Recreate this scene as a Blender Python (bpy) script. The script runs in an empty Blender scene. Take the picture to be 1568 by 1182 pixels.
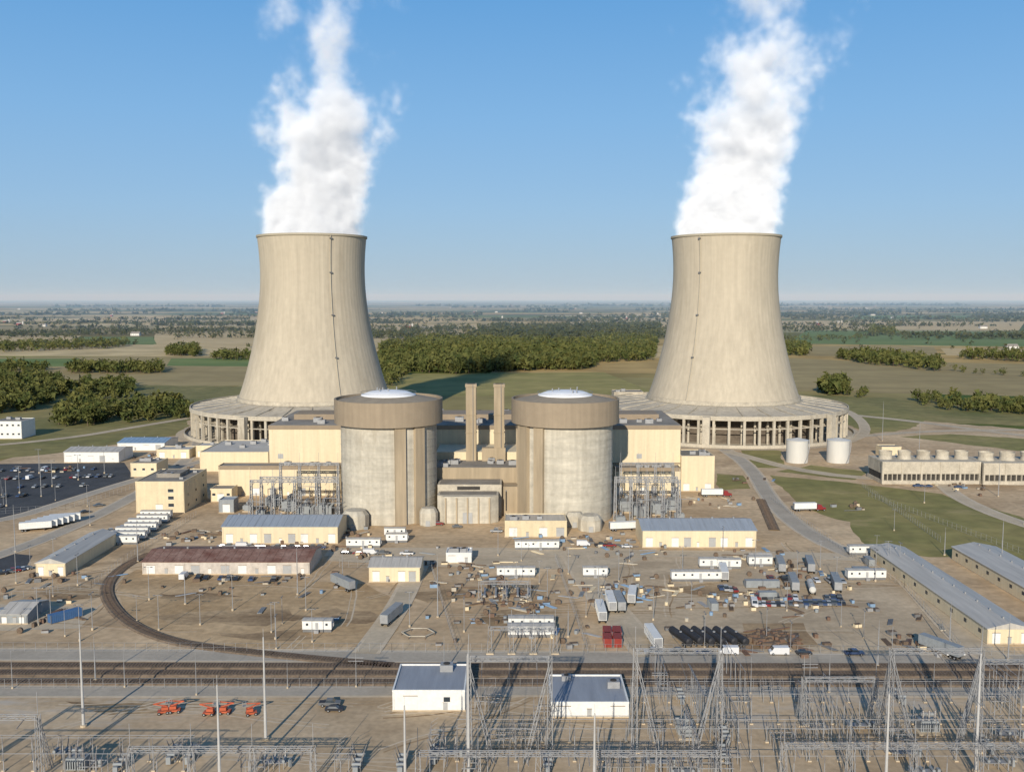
import bpy, math, random
import numpy as np
from mathutils import Vector, Matrix
R = random.Random(7)
NP = np.random.RandomState(5)
# ---------------------------------------------------------------- survey calibration
F=1450.0; H=102.0; PITCH=math.atan(134.0/F)
def D(v,z=0.0): return (H-z)/math.tan(PITCH+math.atan((v-591.0)/F))
def X(u,y,z=0.0): return (u-784.0)/F*(y*math.cos(PITCH)+(H-z)*math.sin(PITCH))
def Z(v,y): return H-y*math.tan(PITCH+math.atan((v-591.0)/F))
def G(u,v,z=0.0):
    y=D(v,z); return (X(u,y,z),y)
# ---------------------------------------------------------------- materials
MATS={}
def nd(nt,t,**k):
    n=nt.nodes.new(t)
    for a,b in k.items(): setattr(n,a,b)
    return n
def mat(name,col,rough=0.8,var=0.15,scale=0.3,stretch=(1,1,1),metal=0.0,bump=0.0,fine=None,col2=None,spec=0.3,streak=None,patch=None):
    if name in MATS: return MATS[name]
    m=bpy.data.materials.new(name); m.use_nodes=True; nt=m.node_tree
    b=nt.nodes['Principled BSDF']; b.inputs['Roughness'].default_value=rough
    b.inputs['Metallic'].default_value=metal
    b.inputs['Specular IOR Level'].default_value=spec
    g=nd(nt,'ShaderNodeNewGeometry'); mp=nd(nt,'ShaderNodeMapping'); mp.inputs['Scale'].default_value=stretch
    nt.links.new(g.outputs['Position'],mp.inputs['Vector'])
    n=nd(nt,'ShaderNodeTexNoise'); n.inputs['Scale'].default_value=scale; n.inputs['Detail'].default_value=6; n.inputs['Roughness'].default_value=0.65
    nt.links.new(mp.outputs[0],n.inputs['Vector'])
    cr=nd(nt,'ShaderNodeValToRGB'); e=cr.color_ramp.elements
    e[0].position=0.32; e[1].position=0.68
    c2=col2 if col2 else tuple(min(1,c*(1+var)) for c in col)
    c1=col if col2 else tuple(c*(1-var) for c in col)
    e[0].color=(*c1,1); e[1].color=(*c2,1)
    nt.links.new(n.outputs['Fac'],cr.inputs[0])
    out=cr.outputs[0]
    def scaleby(out,sc,amt,st=(1,1,1)):
        mp2=nd(nt,'ShaderNodeMapping'); mp2.inputs['Scale'].default_value=st; nt.links.new(g.outputs['Position'],mp2.inputs['Vector'])
        n2=nd(nt,'ShaderNodeTexNoise'); n2.inputs['Scale'].default_value=sc; n2.inputs['Detail'].default_value=5
        nt.links.new(mp2.outputs[0],n2.inputs['Vector'])
        mr=nd(nt,'ShaderNodeMapRange'); mr.inputs[1].default_value=.3; mr.inputs[2].default_value=.7
        mr.inputs[3].default_value=1-amt; mr.inputs[4].default_value=1+amt
        nt.links.new(n2.outputs['Fac'],mr.inputs[0])
        vm=nd(nt,'ShaderNodeVectorMath',operation='SCALE')
        nt.links.new(out,vm.inputs[0]); nt.links.new(mr.outputs[0],vm.inputs['Scale']); return vm.outputs[0]
    if fine: out=scaleby(out,*fine)
    if streak: out=scaleby(out,*streak)
    if patch:
        mp3=nd(nt,'ShaderNodeMapping'); mp3.inputs['Scale'].default_value=patch[3]; mp3.inputs['Location'].default_value=(31,17,5); nt.links.new(g.outputs['Position'],mp3.inputs['Vector'])
        n3=nd(nt,'ShaderNodeTexNoise'); n3.inputs['Scale'].default_value=patch[0]; n3.inputs['Detail'].default_value=8; n3.inputs['Roughness'].default_value=.7; nt.links.new(mp3.outputs[0],n3.inputs['Vector'])
        m3=nd(nt,'ShaderNodeMapRange'); m3.inputs[1].default_value=patch[1]; m3.inputs[2].default_value=patch[1]+.1; m3.inputs[4].default_value=.8; nt.links.new(n3.outputs['Fac'],m3.inputs[0])
        mx=nd(nt,'ShaderNodeMix',data_type='RGBA'); nt.links.new(m3.outputs[0],mx.inputs[0]); nt.links.new(out,mx.inputs[6]); mx.inputs[7].default_value=(*patch[2],1); out=mx.outputs[2]
    nt.links.new(out,b.inputs['Base Color'])
    if bump:
        bp=nd(nt,'ShaderNodeBump'); bp.inputs['Strength'].default_value=0.6; bp.inputs['Distance'].default_value=bump
        nt.links.new(n.outputs['Fac'],bp.inputs['Height']); nt.links.new(bp.outputs[0],b.inputs['Normal'])
    MATS[name]=m; return m

M_tower=mat('tower_concrete',(.45,.39,.295),.9,.06,.03,(1,1,.2),fine=(.25,.035),streak=(.4,.08,(1,1,.02)),patch=(.03,.56,(.38,.325,.24),(1,1,.2)))
M_towerrib=mat('tower_rim_concrete',(.38,.335,.25),.9,.07,.05,(1,1,.12))
M_ring=mat('weathered_concrete',(.45,.40,.315),.9,.16,.25,fine=(1.2,.1),patch=(.08,.56,(.30,.26,.20),(1,1,.4)))
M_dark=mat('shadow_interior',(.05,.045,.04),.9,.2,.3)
M_cont=mat('containment_concrete',(.46,.42,.34),.9,.13,.10,(.5,.5,3.0),fine=(.6,.09),streak=(.35,.15,(1,1,.06)),patch=(.07,.54,(.36,.32,.25),(1,1,.3)))
M_butt=mat('buttress_concrete',(.35,.28,.19),.9,.1,.2,(1,1,.3),streak=(.6,.12,(1,1,.06)))
M_para=mat('parapet_cladding',(.29,.23,.16),.8,.06,.2,streak=(.6,.08,(1,1,.06)))
M_parar=mat('containment_roofing',(.28,.235,.175),.9,.12,.2)
M_white=mat('white_paint',(.68,.67,.63),.5,.06,.4,fine=(1.5,.06),patch=(.15,.60,(.5,.47,.42),(1,1,.3)))
M_dome=mat('white_roof_membrane',(.8,.8,.8),.5,.05,.2)
M_cream=mat('cream_siding',(.65,.545,.365),.6,.05,.08,(4,4,.4),fine=(.8,.03),streak=(.9,.06,(1,1,.03)))
M_cream2=mat('cream_block',(.61,.51,.335),.8,.06,.3,fine=(2,.05),streak=(.6,.07,(1,1,.05)))
M_roofg=mat('grey_roofing',(.25,.225,.19),.9,.25,.06,fine=(.7,.1))
M_roofb=mat('blue_grey_metal_roof',(.31,.34,.37),.45,.12,.2,(4,.3,1),metal=.1)
M_roofl=mat('light_metal_roof',(.45,.42,.37),.5,.12,.15,(3,.2,1),metal=.1,streak=(.5,.1,(2,.1,1)))
M_roofr=mat('rusty_red_roof',(.15,.065,.045),.8,.3,.15,fine=(1,.2),col2=(.28,.18,.14))
M_band=mat('brown_fascia',(.27,.21,.145),.7,.08,.3)
M_glass=mat('window_glass',(.03,.04,.05),.15,.2,.5,spec=.6)
M_door=mat('door_paint',(.35,.35,.34),.6,.08,.5)
M_steel=mat('galvanised_steel',(.30,.30,.30),.55,.15,.6,metal=.2)
M_steeld=mat('dull_steel',(.17,.17,.17),.6,.15,.5,metal=.2)
M_insul=mat('porcelain_insulator',(.20,.185,.175),.3,.15,2)
M_xfmr=mat('transformer_grey',(.25,.265,.27),.5,.12,.6)
M_tyre=mat('tyre_rubber',(.02,.02,.02),.9,.1,2)
M_wood=mat('timber',(.14,.10,.07),.9,.25,1.5)
M_rust=mat('rail_steel',(.16,.10,.07),.6,.2,1)
M_tank=mat('tank_paint',(.56,.54,.49),.5,.06,.2,(1,1,.3))
M_red=mat('red_paint',(.24,.035,.025),.5,.12,.8)
M_org=mat('orange_paint',(.44,.10,.045),.5,.12,.8)
M_blue=mat('blue_paint',(.06,.13,.26),.5,.1,.8)
M_bluet=mat('faded_blue_roof',(.20,.30,.42),.7,.15,.3)
M_black=mat('black_paint',(.03,.03,.033),.6,.2,.6)
M_mark=mat('road_marking',(.62,.59,.53),.7,.1,1)
# ground family
M_gravel=mat('yard_gravel',(.40,.275,.155),.95,.0,.018,col2=(.60,.45,.28),fine=(.35,.17),bump=.2,streak=(.05,.16,(.3,1,1)),patch=(.035,.54,(.31,.215,.125),(.5,1,1)))
M_gravelL=mat('pale_gravel',(.48,.385,.265),.95,.0,.05,(.3,1,1),col2=(.58,.475,.34),fine=(.5,.1))
M_dirt=mat('bare_dirt',(.33,.215,.105),.95,.0,.035,(.5,1,1),col2=(.54,.385,.22),fine=(.4,.18),bump=.3)
M_asph=mat('asphalt',(.06,.062,.065),.9,.2,.1,fine=(.8,.12))
M_road=mat('worn_asphalt_road',(.38,.33,.26),.9,.12,.08,(1,1,1),fine=(.8,.08))
M_conc=mat('concrete_pad',(.49,.40,.28),.9,.1,.1,fine=(.6,.08),patch=(.05,.53,(.38,.31,.215),(.4,1,1)))
M_ballast=mat('track_ballast',(.17,.125,.085),.95,.25,.3,fine=(1.5,.2))
M_grass=mat('mown_grass',(.155,.155,.045),.95,.0,.012,(1,1.5,1),col2=(.30,.245,.09),fine=(.12,.18),bump=.2,patch=(.02,.56,(.36,.28,.13),(.5,1,1)))
M_grass2=mat('rough_grass',(.13,.135,.04),.95,.0,.01,(1,1,1),col2=(.28,.225,.085),fine=(.1,.2),patch=(.02,.58,(.36,.28,.13),(.5,1,1)))
M_meadow=mat('meadow_grass',(.23,.21,.06),.95,.0,.01,(1,2,1),col2=(.36,.29,.10),fine=(.05,.12))
M_ftan=mat('harvested_field',(.48,.35,.165),.95,.0,.006,(.4,2,1),col2=(.58,.44,.235),fine=(.03,.1))
M_fgreen=mat('green_crop_field',(.11,.17,.045),.95,.0,.006,(.4,2,1),col2=(.19,.23,.07),fine=(.03,.1))
M_fbrown=mat('stubble_field',(.27,.205,.09),.95,.0,.006,(.4,2,1),col2=(.39,.30,.135),fine=(.03,.12))

def foliage(name,c1,c2,sc):
    m=bpy.data.materials.new(name); m.use_nodes=True; nt=m.node_tree
    b=nt.nodes['Principled BSDF']; b.inputs['Roughness'].default_value=.8; b.inputs['Specular IOR Level'].default_value=.15
    g=nd(nt,'ShaderNodeNewGeometry'); n=nd(nt,'ShaderNodeTexNoise'); n.inputs['Scale'].default_value=sc; n.inputs['Detail'].default_value=5
    nt.links.new(g.outputs['Position'],n.inputs['Vector'])
    cr=nd(nt,'ShaderNodeValToRGB'); e=cr.color_ramp.elements; e[0].position=.35; e[1].position=.65; e[0].color=(*c1,1); e[1].color=(*c2,1)
    nt.links.new(n.outputs['Fac'],cr.inputs[0]); nt.links.new(cr.outputs[0],b.inputs['Base Color'])
    return m
M_leaf=foliage('tree_foliage',(.055,.072,.02),(.135,.13,.038),.06)
M_leafd=foliage('distant_tree_foliage',(.045,.058,.024),(.09,.088,.034),.02)

def farmland():
    m=bpy.data.materials.new('farmland_ground'); m.use_nodes=True; nt=m.node_tree; L=nt.links.new
    b=nt.nodes['Principled BSDF']; b.inputs['Roughness'].default_value=.95; b.inputs['Specular IOR Level'].default_value=.1
    g=nd(nt,'ShaderNodeNewGeometry')
    def bricks(w,h,off,rot,loc):
        mp=nd(nt,'ShaderNodeMapping'); mp.inputs['Rotation'].default_value=(0,0,rot); mp.inputs['Location'].default_value=loc
        L(g.outputs['Position'],mp.inputs['Vector'])
        br=nd(nt,'ShaderNodeTexBrick'); br.offset=off; br.squash=1.7; br.squash_frequency=3; br.offset_frequency=2
        br.inputs['Scale'].default_value=1.0; br.inputs['Brick Width'].default_value=w; br.inputs['Row Height'].default_value=h
        br.inputs['Mortar Size'].default_value=5; br.inputs['Mortar Smooth'].default_value=.2; br.inputs['Bias'].default_value=0
        br.inputs['Color1'].default_value=(0,0,0,1); br.inputs['Color2'].default_value=(1,1,1,1); br.inputs['Mortar'].default_value=(.32,.32,.32,1)
        L(mp.outputs[0],br.inputs['Vector']); return br
    b1=bricks(760,420,.37,.05,(90,40,0)); 
    cr=nd(nt,'ShaderNodeValToRGB'); cr.color_ramp.interpolation='CONSTANT'; e=cr.color_ramp.elements
    cols=[(0,(.48,.34,.15)),(.15,(.17,.19,.05)),(.26,(.54,.41,.21)),(.38,(.28,.21,.08)),(.46,(.44,.32,.14)),(.57,(.11,.16,.04)),(.65,(.50,.38,.18)),(.74,(.31,.25,.09)),(.82,(.58,.46,.27)),(.93,(.34,.25,.11))]
    e[0].position=cols[0][0]; e[0].color=(*cols[0][1],1); e[1].position=cols[1][0]; e[1].color=(*cols[1][1],1)
    for p,c in cols[2:]:
        x=e.new(p); x.color=(*c,1)
    L(b1.outputs['Color'],cr.inputs[0])
    b2=bricks(2100,1100,.5,.05,(300,900,0))
    cr2=nd(nt,'ShaderNodeValToRGB'); e=cr2.color_ramp.elements; e[0].color=(.52,.60,.52,1); e[1].color=(1.12,1.06,1.0,1)
    L(b2.outputs['Color'],cr2.inputs[0])
    mul=nd(nt,'ShaderNodeMix',data_type='RGBA',blend_type='MULTIPLY'); mul.inputs[0].default_value=1
    L(cr.outputs[0],mul.inputs[6]); L(cr2.outputs[0],mul.inputs[7])
    n=nd(nt,'ShaderNodeTexNoise'); n.inputs['Scale'].default_value=.012; n.inputs['Detail'].default_value=7
    L(g.outputs['Position'],n.inputs['Vector'])
    mr=nd(nt,'ShaderNodeMapRange'); mr.inputs[1].default_value=.3; mr.inputs[2].default_value=.7; mr.inputs[3].default_value=.75; mr.inputs[4].default_value=1.22
    L(n.outputs['Fac'],mr.inputs[0])
    vm=nd(nt,'ShaderNodeVectorMath',operation='SCALE'); L(mul.outputs[2],vm.inputs[0]); L(mr.outputs[0],vm.inputs['Scale'])
    mp=nd(nt,'ShaderNodeMapping'); mp.inputs['Scale'].default_value=(.35,1,1); L(g.outputs['Position'],mp.inputs['Vector'])
    n3=nd(nt,'ShaderNodeTexNoise'); n3.inputs['Scale'].default_value=.0016; n3.inputs['Detail'].default_value=7; n3.inputs['Roughness'].default_value=.6
    L(mp.outputs[0],n3.inputs['Vector'])
    m3=nd(nt,'ShaderNodeMapRange'); m3.inputs[1].default_value=.575; m3.inputs[2].default_value=.59
    L(n3.outputs['Fac'],m3.inputs[0])
    mx=nd(nt,'ShaderNodeMix',data_type='RGBA'); L(m3.outputs[0],mx.inputs[0]); L(vm.outputs[0],mx.inputs[6]); mx.inputs[7].default_value=(.075,.085,.03,1)
    L(mx.outputs[2],b.inputs['Base Color']); return m
M_farm=farmland()

# ---------------------------------------------------------------- mesh builder
class MB:
    def __init__(s): s.p={}
    def raw(s,part,m,vs,fs,smooth=False):
        d=s.p.setdefault((part,m.name),[[],[],m,smooth]); o=len(d[0]); d[0].extend(vs); d[1].extend([tuple(i+o for i in f) for f in fs])
    def box(s,part,m,x0,x1,y0,y1,z0,z1):
        if x0>x1:x0,x1=x1,x0
        if y0>y1:y0,y1=y1,y0
        s.raw(part,m,[(x0,y0,z0),(x1,y0,z0),(x1,y1,z0),(x0,y1,z0),(x0,y0,z1),(x1,y0,z1),(x1,y1,z1),(x0,y1,z1)],
          [(0,3,2,1),(4,5,6,7),(0,1,5,4),(1,2,6,5),(2,3,7,6),(3,0,4,7)])
    def obox(s,part,m,cx,cy,z0,sx,sy,sz,rot=0):
        c,t=math.cos(rot),math.sin(rot); q=[]
        for z in (z0,z0+sz):
            for a,b in ((-1,-1),(1,-1),(1,1),(-1,1)):
                x=a*sx/2;y=b*sy/2; q.append((cx+x*c-y*t,cy+x*t+y*c,z))
        s.raw(part,m,q,[(0,3,2,1),(4,5,6,7),(0,1,5,4),(1,2,6,5),(2,3,7,6),(3,0,4,7)])
    def prism(s,part,m,poly,z0,z1):
        n=len(poly); v=[(a,b,z0) for a,b in poly]+[(a,b,z1) for a,b in poly]
        s.raw(part,m,v,[(i,(i+1)%n,(i+1)%n+n,i+n) for i in range(n)]+[tuple(reversed(range(n))),tuple(range(n,2*n))])
    def cyl(s,part,m,cx,cy,z0,z1,r0,r1=None,n=14,caps=True,smooth=False):
        if r1 is None:r1=r0
        v=[];f=[]
        for i in range(n):
            a=2*math.pi*i/n; v.append((cx+r0*math.cos(a),cy+r0*math.sin(a),z0)); v.append((cx+r1*math.cos(a),cy+r1*math.sin(a),z1))
        for i in range(n):
            j=(i+1)%n; f.append((2*i,2*j,2*j+1,2*i+1))
        if caps: f.append(tuple(2*i+1 for i in range(n))); f.append(tuple(2*i for i in reversed(range(n))))
        s.raw(part,m,v,f,smooth)
    def tube(s,part,m,p0,p1,r,n=8,r1=None,caps=True):
        p0=Vector(p0);p1=Vector(p1);d=(p1-p0)
        if d.length<1e-6:return
        d.normalize(); a=Vector((0,0,1)) if abs(d.z)<.9 else Vector((1,0,0)); u=d.cross(a).normalized(); w=d.cross(u)
        if r1 is None:r1=r
        v=[];f=[]
        for i in range(n):
            t=2*math.pi*(i+.5)/n; o=u*math.cos(t)+w*math.sin(t); v.append(tuple(p0+o*r)); v.append(tuple(p1+o*r1))
        for i in range(n):
            j=(i+1)%n; f.append((2*i,2*i+1,2*j+1,2*j))
        if caps: f.append(tuple(2*i for i in range(n))); f.append(tuple(2*i+1 for i in reversed(range(n))))
        s.raw(part,m,v,f)
    def beam(s,part,m,p0,p1,w): s.tube(part,m,p0,p1,w*.7,4,caps=False)
    def lathe(s,part,m,cx,cy,prof,n=64,smooth=True,a0=0,a1=2*math.pi):
        full=abs(a1-a0-2*math.pi)<1e-6; k=n if full else n+1; v=[];f=[];q=len(prof)
        for i in range(k):
            a=a0+(a1-a0)*i/n
            for r,z in prof: v.append((cx+r*math.cos(a),cy+r*math.sin(a),z))
        for i in range(n):
            j=(i+1)%k
            for t in range(q-1): f.append((i*q+t,j*q+t,j*q+t+1,i*q+t+1))
        s.raw(part,m,v,f,smooth)
    def prof_x(s,part,m,prof,x0,x1):
        n=len(prof); v=[(x0,a,b) for a,b in prof]+[(x1,a,b) for a,b in prof]
        f=[(i,(i+1)%n,(i+1)%n+n,i+n) for i in range(n)]+[tuple(reversed(range(n))),tuple(range(n,2*n))]
        s.raw(part,m,v,f)
    def prof_y(s,part,m,prof,y0,y1):
        n=len(prof); v=[(a,y0,b) for a,b in prof]+[(a,y1,b) for a,b in prof]
        f=[(i,(i+1)%n,(i+1)%n+n,i+n) for i in range(n)]+[tuple(reversed(range(n))),tuple(range(n,2*n))]
        s.raw(part,m,v,f)
    def _mesh(s,name,items,loc):
        me=bpy.data.meshes.new(name); V=[];Fc=[];mi=[];sm=[];mats=[]
        for (pn,mn),(vs,fs,m,smo) in items:
            o=len(V); V.extend([(a-loc[0],b-loc[1],c-loc[2]) for a,b,c in vs]); Fc.extend([tuple(i+o for i in f) for f in fs])
            if m not in mats: mats.append(m)
            mi.extend([mats.index(m)]*len(fs)); sm.extend([smo]*len(fs))
        me.from_pydata(V,[],Fc); 
        for m in mats: me.materials.append(m)
        me.polygons.foreach_set('material_index',mi); me.polygons.foreach_set('use_smooth',sm); me.update(); return me
    def center(s):
        a=np.array([v for d in s.p.values() for v in d[0]]); return (float((a[:,0].min()+a[:,0].max())/2),float((a[:,1].min()+a[:,1].max())/2),float(a[:,2].min()))
    def single(s,name,loc=None):
        if loc is None: loc=s.center()
        o=bpy.data.objects.new(name,s._mesh(name,list(s.p.items()),loc)); o.location=loc; bpy.context.collection.objects.link(o); return o
    def group(s,name,loc=None):
        if loc is None: loc=s.center()
        e=bpy.data.objects.new(name,None); e.location=loc; e.empty_display_size=2; bpy.context.collection.objects.link(e)
        parts={}
        for k,d in s.p.items(): parts.setdefault(k[0],[]).append((k,d))
        for pn,items in parts.items():
            o=bpy.data.objects.new(pn,s._mesh(pn,items,loc)); o.parent=e; bpy.context.collection.objects.link(o)
        return e
    def mesh(s,name): return s._mesh(name,list(s.p.items()),(0,0,0))
def inst(name,me,x,y,rot=0,z=0,sc=1):
    o=bpy.data.objects.new(name,me); o.location=(x,y,z); o.rotation_euler=(0,0,rot); o.scale=(sc,sc,sc); bpy.context.collection.objects.link(o); return o

# ---------------------------------------------------------------- ground
def sheet(name,pts,z,m,px=True,jit=0):
    P=[G(*p) for p in pts] if px else pts
    if jit:
        Q=[]
        for i in range(len(P)):
            a=P[i];b=P[(i+1)%len(P)]; n=max(2,int(math.dist(a,b)/8)); n=min(n,60)
            for k in range(n):
                t=k/n; Q.append((a[0]*(1-t)+b[0]*t+R.uniform(-jit,jit),a[1]*(1-t)+b[1]*t+R.uniform(-jit,jit)))
        P=Q
    b=MB(); b.raw('s',m,[(x,y,z) for x,y in P],[tuple(range(len(P)))])
    o=b.single(name,(0,0,0)); 
    if o.data.polygons[0].normal.z<0: o.data.flip_normals()
    return o
sheet('ground',[(-45000,-3000),(45000,-3000),(45000,60000),(-45000,60000)],-.20,M_farm,px=False)
for i,(m,pts) in enumerate(((M_fbrown,[(-300,600),(380,590),(400,545),(-300,548)]),(M_fgreen,[(-200,561),(112,561),(122,549),(-200,549)]),(M_fgreen,[(255,560),(400,561),(400,548),(262,549)]),
    (M_ftan,[(235,532),(420,535),(412,500),(238,498)]),(M_fgreen,[(110,527),(240,527),(234,516),(128,516)]),(M_ftan,[(-200,526),(108,525),(124,514),(-200,514)]),(M_fbrown,[(-200,512),(230,511),(235,500),(-200,500)]),(M_ftan,[(560,524),(690,518),(800,498),(560,497)]),
    (M_fgreen,[(1205,526),(1800,534),(1800,510),(1235,506)]),(M_ftan,[(1450,544),(1800,548),(1800,536),(1440,533)]),(M_fbrown,[(1195,598),(1800,612),(1800,562),(1300,552),(1195,548)]),(M_fbrown,[(1235,545),(1440,548),(1430,531),(1230,530)]),(M_ftan,[(1180,504),(1560,506),(1570,492),(1180,491)]),(M_meadow,[(610,572),(925,570),(1000,600),(590,600)]),
    (M_ftan,[(870,497),(1040,498),(1040,486),(880,486)]),(M_ftan,[(180,496),(420,497),(410,486),(190,486)]),(M_fgreen,[(1300,489),(1500,489),(1490,483),(1310,483)]))):
    sheet('farm_field',pts,-.15+i*.003,m)
sheet('plant_yard_ground',[(-260,-60),(300,-60),(330,300),(380,560),(420,720),(330,800),(240,820),(-40,830),(-140,905),(-240,900),(-300,700),(-330,560),(-300,300)],-.07,M_gravel,px=False,jit=3)
def strip(b,part,m,P,w,z,zside=None):
    n=len(P); Lf=[];Rt=[]
    for i in range(n):
        a=Vector(P[max(0,i-1)]);c=Vector(P[min(n-1,i+1)]); d=(c-a).normalized(); nrm=Vector((-d.y,d.x)); p=Vector(P[i])
        Lf.append(p+nrm*w/2);Rt.append(p-nrm*w/2)
    vs=[(q.x,q.y,z) for q in Lf]+[(q.x,q.y,z) for q in Rt]
    b.raw(part,m,vs,[(i,n+i,n+i+1,i+1) for i in range(n-1)])
    if zside is not None:
        for S,sg in ((Lf,1),(Rt,-1)):
            k=.6
            vs=[(q.x,q.y,z) for q in S]+[(q.x+(q-Vector(P[i])).normalized().x*k,q.y+(q-Vector(P[i])).normalized().y*k,zside) for i,q in enumerate(S)]
            b.raw(part,m,vs,[(i,i+1,n+i+1,n+i) if sg<0 else (i,n+i,n+i+1,i+1) for i in range(n-1)])
def smooth_path(P,it=3):
    for _ in range(it):
        Q=[P[0]]
        for a,b in zip(P[:-1],P[1:]):
            Q.append((a[0]*.75+b[0]*.25,a[1]*.75+b[1]*.25)); Q.append((a[0]*.25+b[0]*.75,a[1]*.25+b[1]*.75))
        Q.append(P[-1]); P=Q
    return P
ROADZ=[0.02]
def road(pts,w,m=None,name='access_road',mark=True,px=True):
    P=smooth_path([G(*p) for p in pts] if px else pts,2); ROADZ[0]+=.006; z=ROADZ[0]
    b=MB(); strip(b,'carriageway',m or M_road,P,w,z)
    strip(b,'shoulder',M_gravelL,P,w+2.4,z-.003)
    if mark:
        for o in (-1,1):
            Q=[]
            for i in range(len(P)):
                a=Vector(P[max(0,i-1)]);c=Vector(P[min(len(P)-1,i+1)]);d=(c-a).normalized(); Q.append((P[i][0]-d.y*o*(w/2-.35),P[i][1]+d.x*o*(w/2-.35)))
            strip(b,'edge_line',M_mark,Q,.12,z+.003)
    b.single(name,(0,0,0))
sheet('grass_field',[(1178,728),(1300,738),(1440,756),(1700,830),(1700,862),(1420,852),(1330,838),(1300,800),(1225,775)],-.05,M_grass,jit=1.5)
sheet('grass_verge',[(1128,684),(1195,690),(1200,716),(1160,716)],-.05,M_grass,jit=1)
sheet('grass_verge',[(1098,725),(1140,728),(1150,748),(1100,750)],-.05,M_grass,jit=1)
sheet('grass_verge',[(1190,722),(1310,735),(1330,722),(1240,712)],-.046,M_grass,jit=1)
sheet('grass_field',[(1290,612),(1420,640),(1390,658),(1330,664),(1300,650)],-.05,M_grass,jit=2)
sheet('grass_field',[(1380,668),(1560,690),(1700,700),(1700,680),(1450,664)],-.05,M_grass,jit=2)
sheet('grass_field',[(-120,655),(292,638),(282,664),(210,676),(90,694),(-120,712)],-.05,M_grass2,jit=2)
sheet('meadow',[(590,606),(950,606),(930,598),(605,598)],-.06,M_meadow,jit=4)
sheet('meadow',[(-200,655),(-200,590),(120,588),(380,592),(380,600),(300,640)],-.09,M_grass2,jit=4)
sheet('meadow',[(1240,640),(1225,604),(1450,612),(1800,626),(1800,660)],-.09,M_grass2,jit=4)
sheet('parking_lot',[(-160,712),(190,708),(208,735),(60,783),(-160,830)],-.03,M_asph,jit=0)
sheet('parking_lot',[(-60,880),(40,868),(50,850),(0,845),(-100,870)],-.03,M_asph)
sheet('dirt_pad',[(205,872),(300,880),(430,884),(560,895),(615,925),(610,965),(560,990),(400,992),(290,985),(215,958),(182,925),(180,892)],-.03,M_dirt,jit=1)
M_damp=mat('damp_dirt',(.18,.115,.06),.95,.0,.08,(.3,1,1),col2=(.46,.33,.19),fine=(.5,.2))
for pts in ([(230,946),(290,936),(330,937),(400,930),(440,934),(470,945),(430,951),(400,958),(330,952),(260,956)],[(480,938),(520,932),(560,936),(600,945),(560,958),(530,950),(500,952)],[(240,910),(300,905),(380,912),(320,920),(250,918)],[(330,968),(480,966),(560,975),(450,980),(340,976)],[(740,935),(800,928),(860,935),(850,960),(790,955),(750,960)],[(620,905),(700,900),(730,915),(660,925)],[(1010,900),(1080,892),(1140,905),(1100,918)],[(1140,955),(1230,950),(1260,990),(1150,995)],[(60,905),(130,895),(150,915),(80,920)],[(100,1075),(260,1070),(300,1085),(180,1092)]):
    sheet('dirt_stain',pts,-.02,M_damp,jit=2.2)
sheet('concrete_apron',[(510,838),(960,838),(1000,852),(930,872),(640,866),(500,858)],-.03,M_conc,jit=.5)
sheet('concrete_apron',[(0,925),(150,930),(120,962),(0,965)],-.03,M_conc,jit=.5)
sheet('storage_yard_ground',[(880,850),(1380,855),(1560,1000),(1000,1005),(920,930)],-.04,mat('compacted_gravel',(.39,.30,.195),.95,0,.04,col2=(.55,.43,.285),fine=(.5,.12),patch=(.04,.54,(.34,.26,.17),(.5,1,1))),jit=1)
sheet('switchyard_ground',[(-100,1055),(1700,1052),(1750,1260),(-200,1260)],-.04,mat('switchyard_gravel',(.36,.26,.155),.95,0,.05,(.4,1,1),col2=(.56,.43,.28),fine=(.6,.14),patch=(.05,.55,(.46,.41,.34),(.3,1,1))),jit=.5)
def wheeltracks(n,u0,u1,v0,v1):
    b=MB()
    for k in range(n):
        u=R.uniform(u0,u1);v=R.uniform(v0,v1); x,y=G(u,v); a=R.choice([0,.1,-.1,1.5,.7]); P=[]
        for i in range(9): P.append((x,y)); x+=math.cos(a)*6; y+=math.sin(a)*6; a+=R.uniform(-.16,.16)
        z=-.018+k*.0006
        for o in (-.9,.9): strip(b,'ruts',R.choice([M_gravelL,M_damp,M_gravelL]),[(p[0]+o*math.sin(a),p[1]-o*math.cos(a)) for p in P],R.uniform(.3,.6),z)
    b.single('wheel_ruts',(0,0,0))
wheeltracks(30,0,1500,870,995); wheeltracks(22,0,700,1066,1170)
road([(-300,1000),(100,1002),(500,1004),(900,1006),(1400,1010),(1900,1012)],8)
road([(-300,1058),(300,1058),(1000,1056),(1900,1060)],6,mark=False)
road([(-200,905),(0,852),(140,795),(250,735),(300,690),(305,668)],7)
road([(-200,820),(0,800),(110,765),(205,735),(330,700)],6)
road([(500,846),(800,846),(1100,848),(1320,852),(1380,870),(1480,985),(1530,1012)],8,M_conc,mark=False)
road([(1110,688),(1150,715),(1185,775),(1240,820),(1310,852)],8)
road([(1110,690),(1250,728),(1450,738),(1700,745)],7,M_conc)
road([(1440,738),(1470,765),(1568,805),(1750,850)],7,M_conc)
road([(1100,686),(1200,688),(1310,676),(1330,655),(1300,628),(1240,615)],6,M_conc,mark=False)
road([(1310,636),(1400,645),(1568,668),(1800,690)],8,M_conc)
road([(1318,668),(1420,660),(1568,658),(1800,660)],7,M_conc)
road([(-100,690),(100,672),(200,655),(290,640)],6,M_conc,mark=False)
road([(880,850),(905,895),(960,960),(1000,1004)],9,M_conc,mark=False)
road([(640,866),(610,930),(560,1000)],6,M_conc,mark=False)
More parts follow.
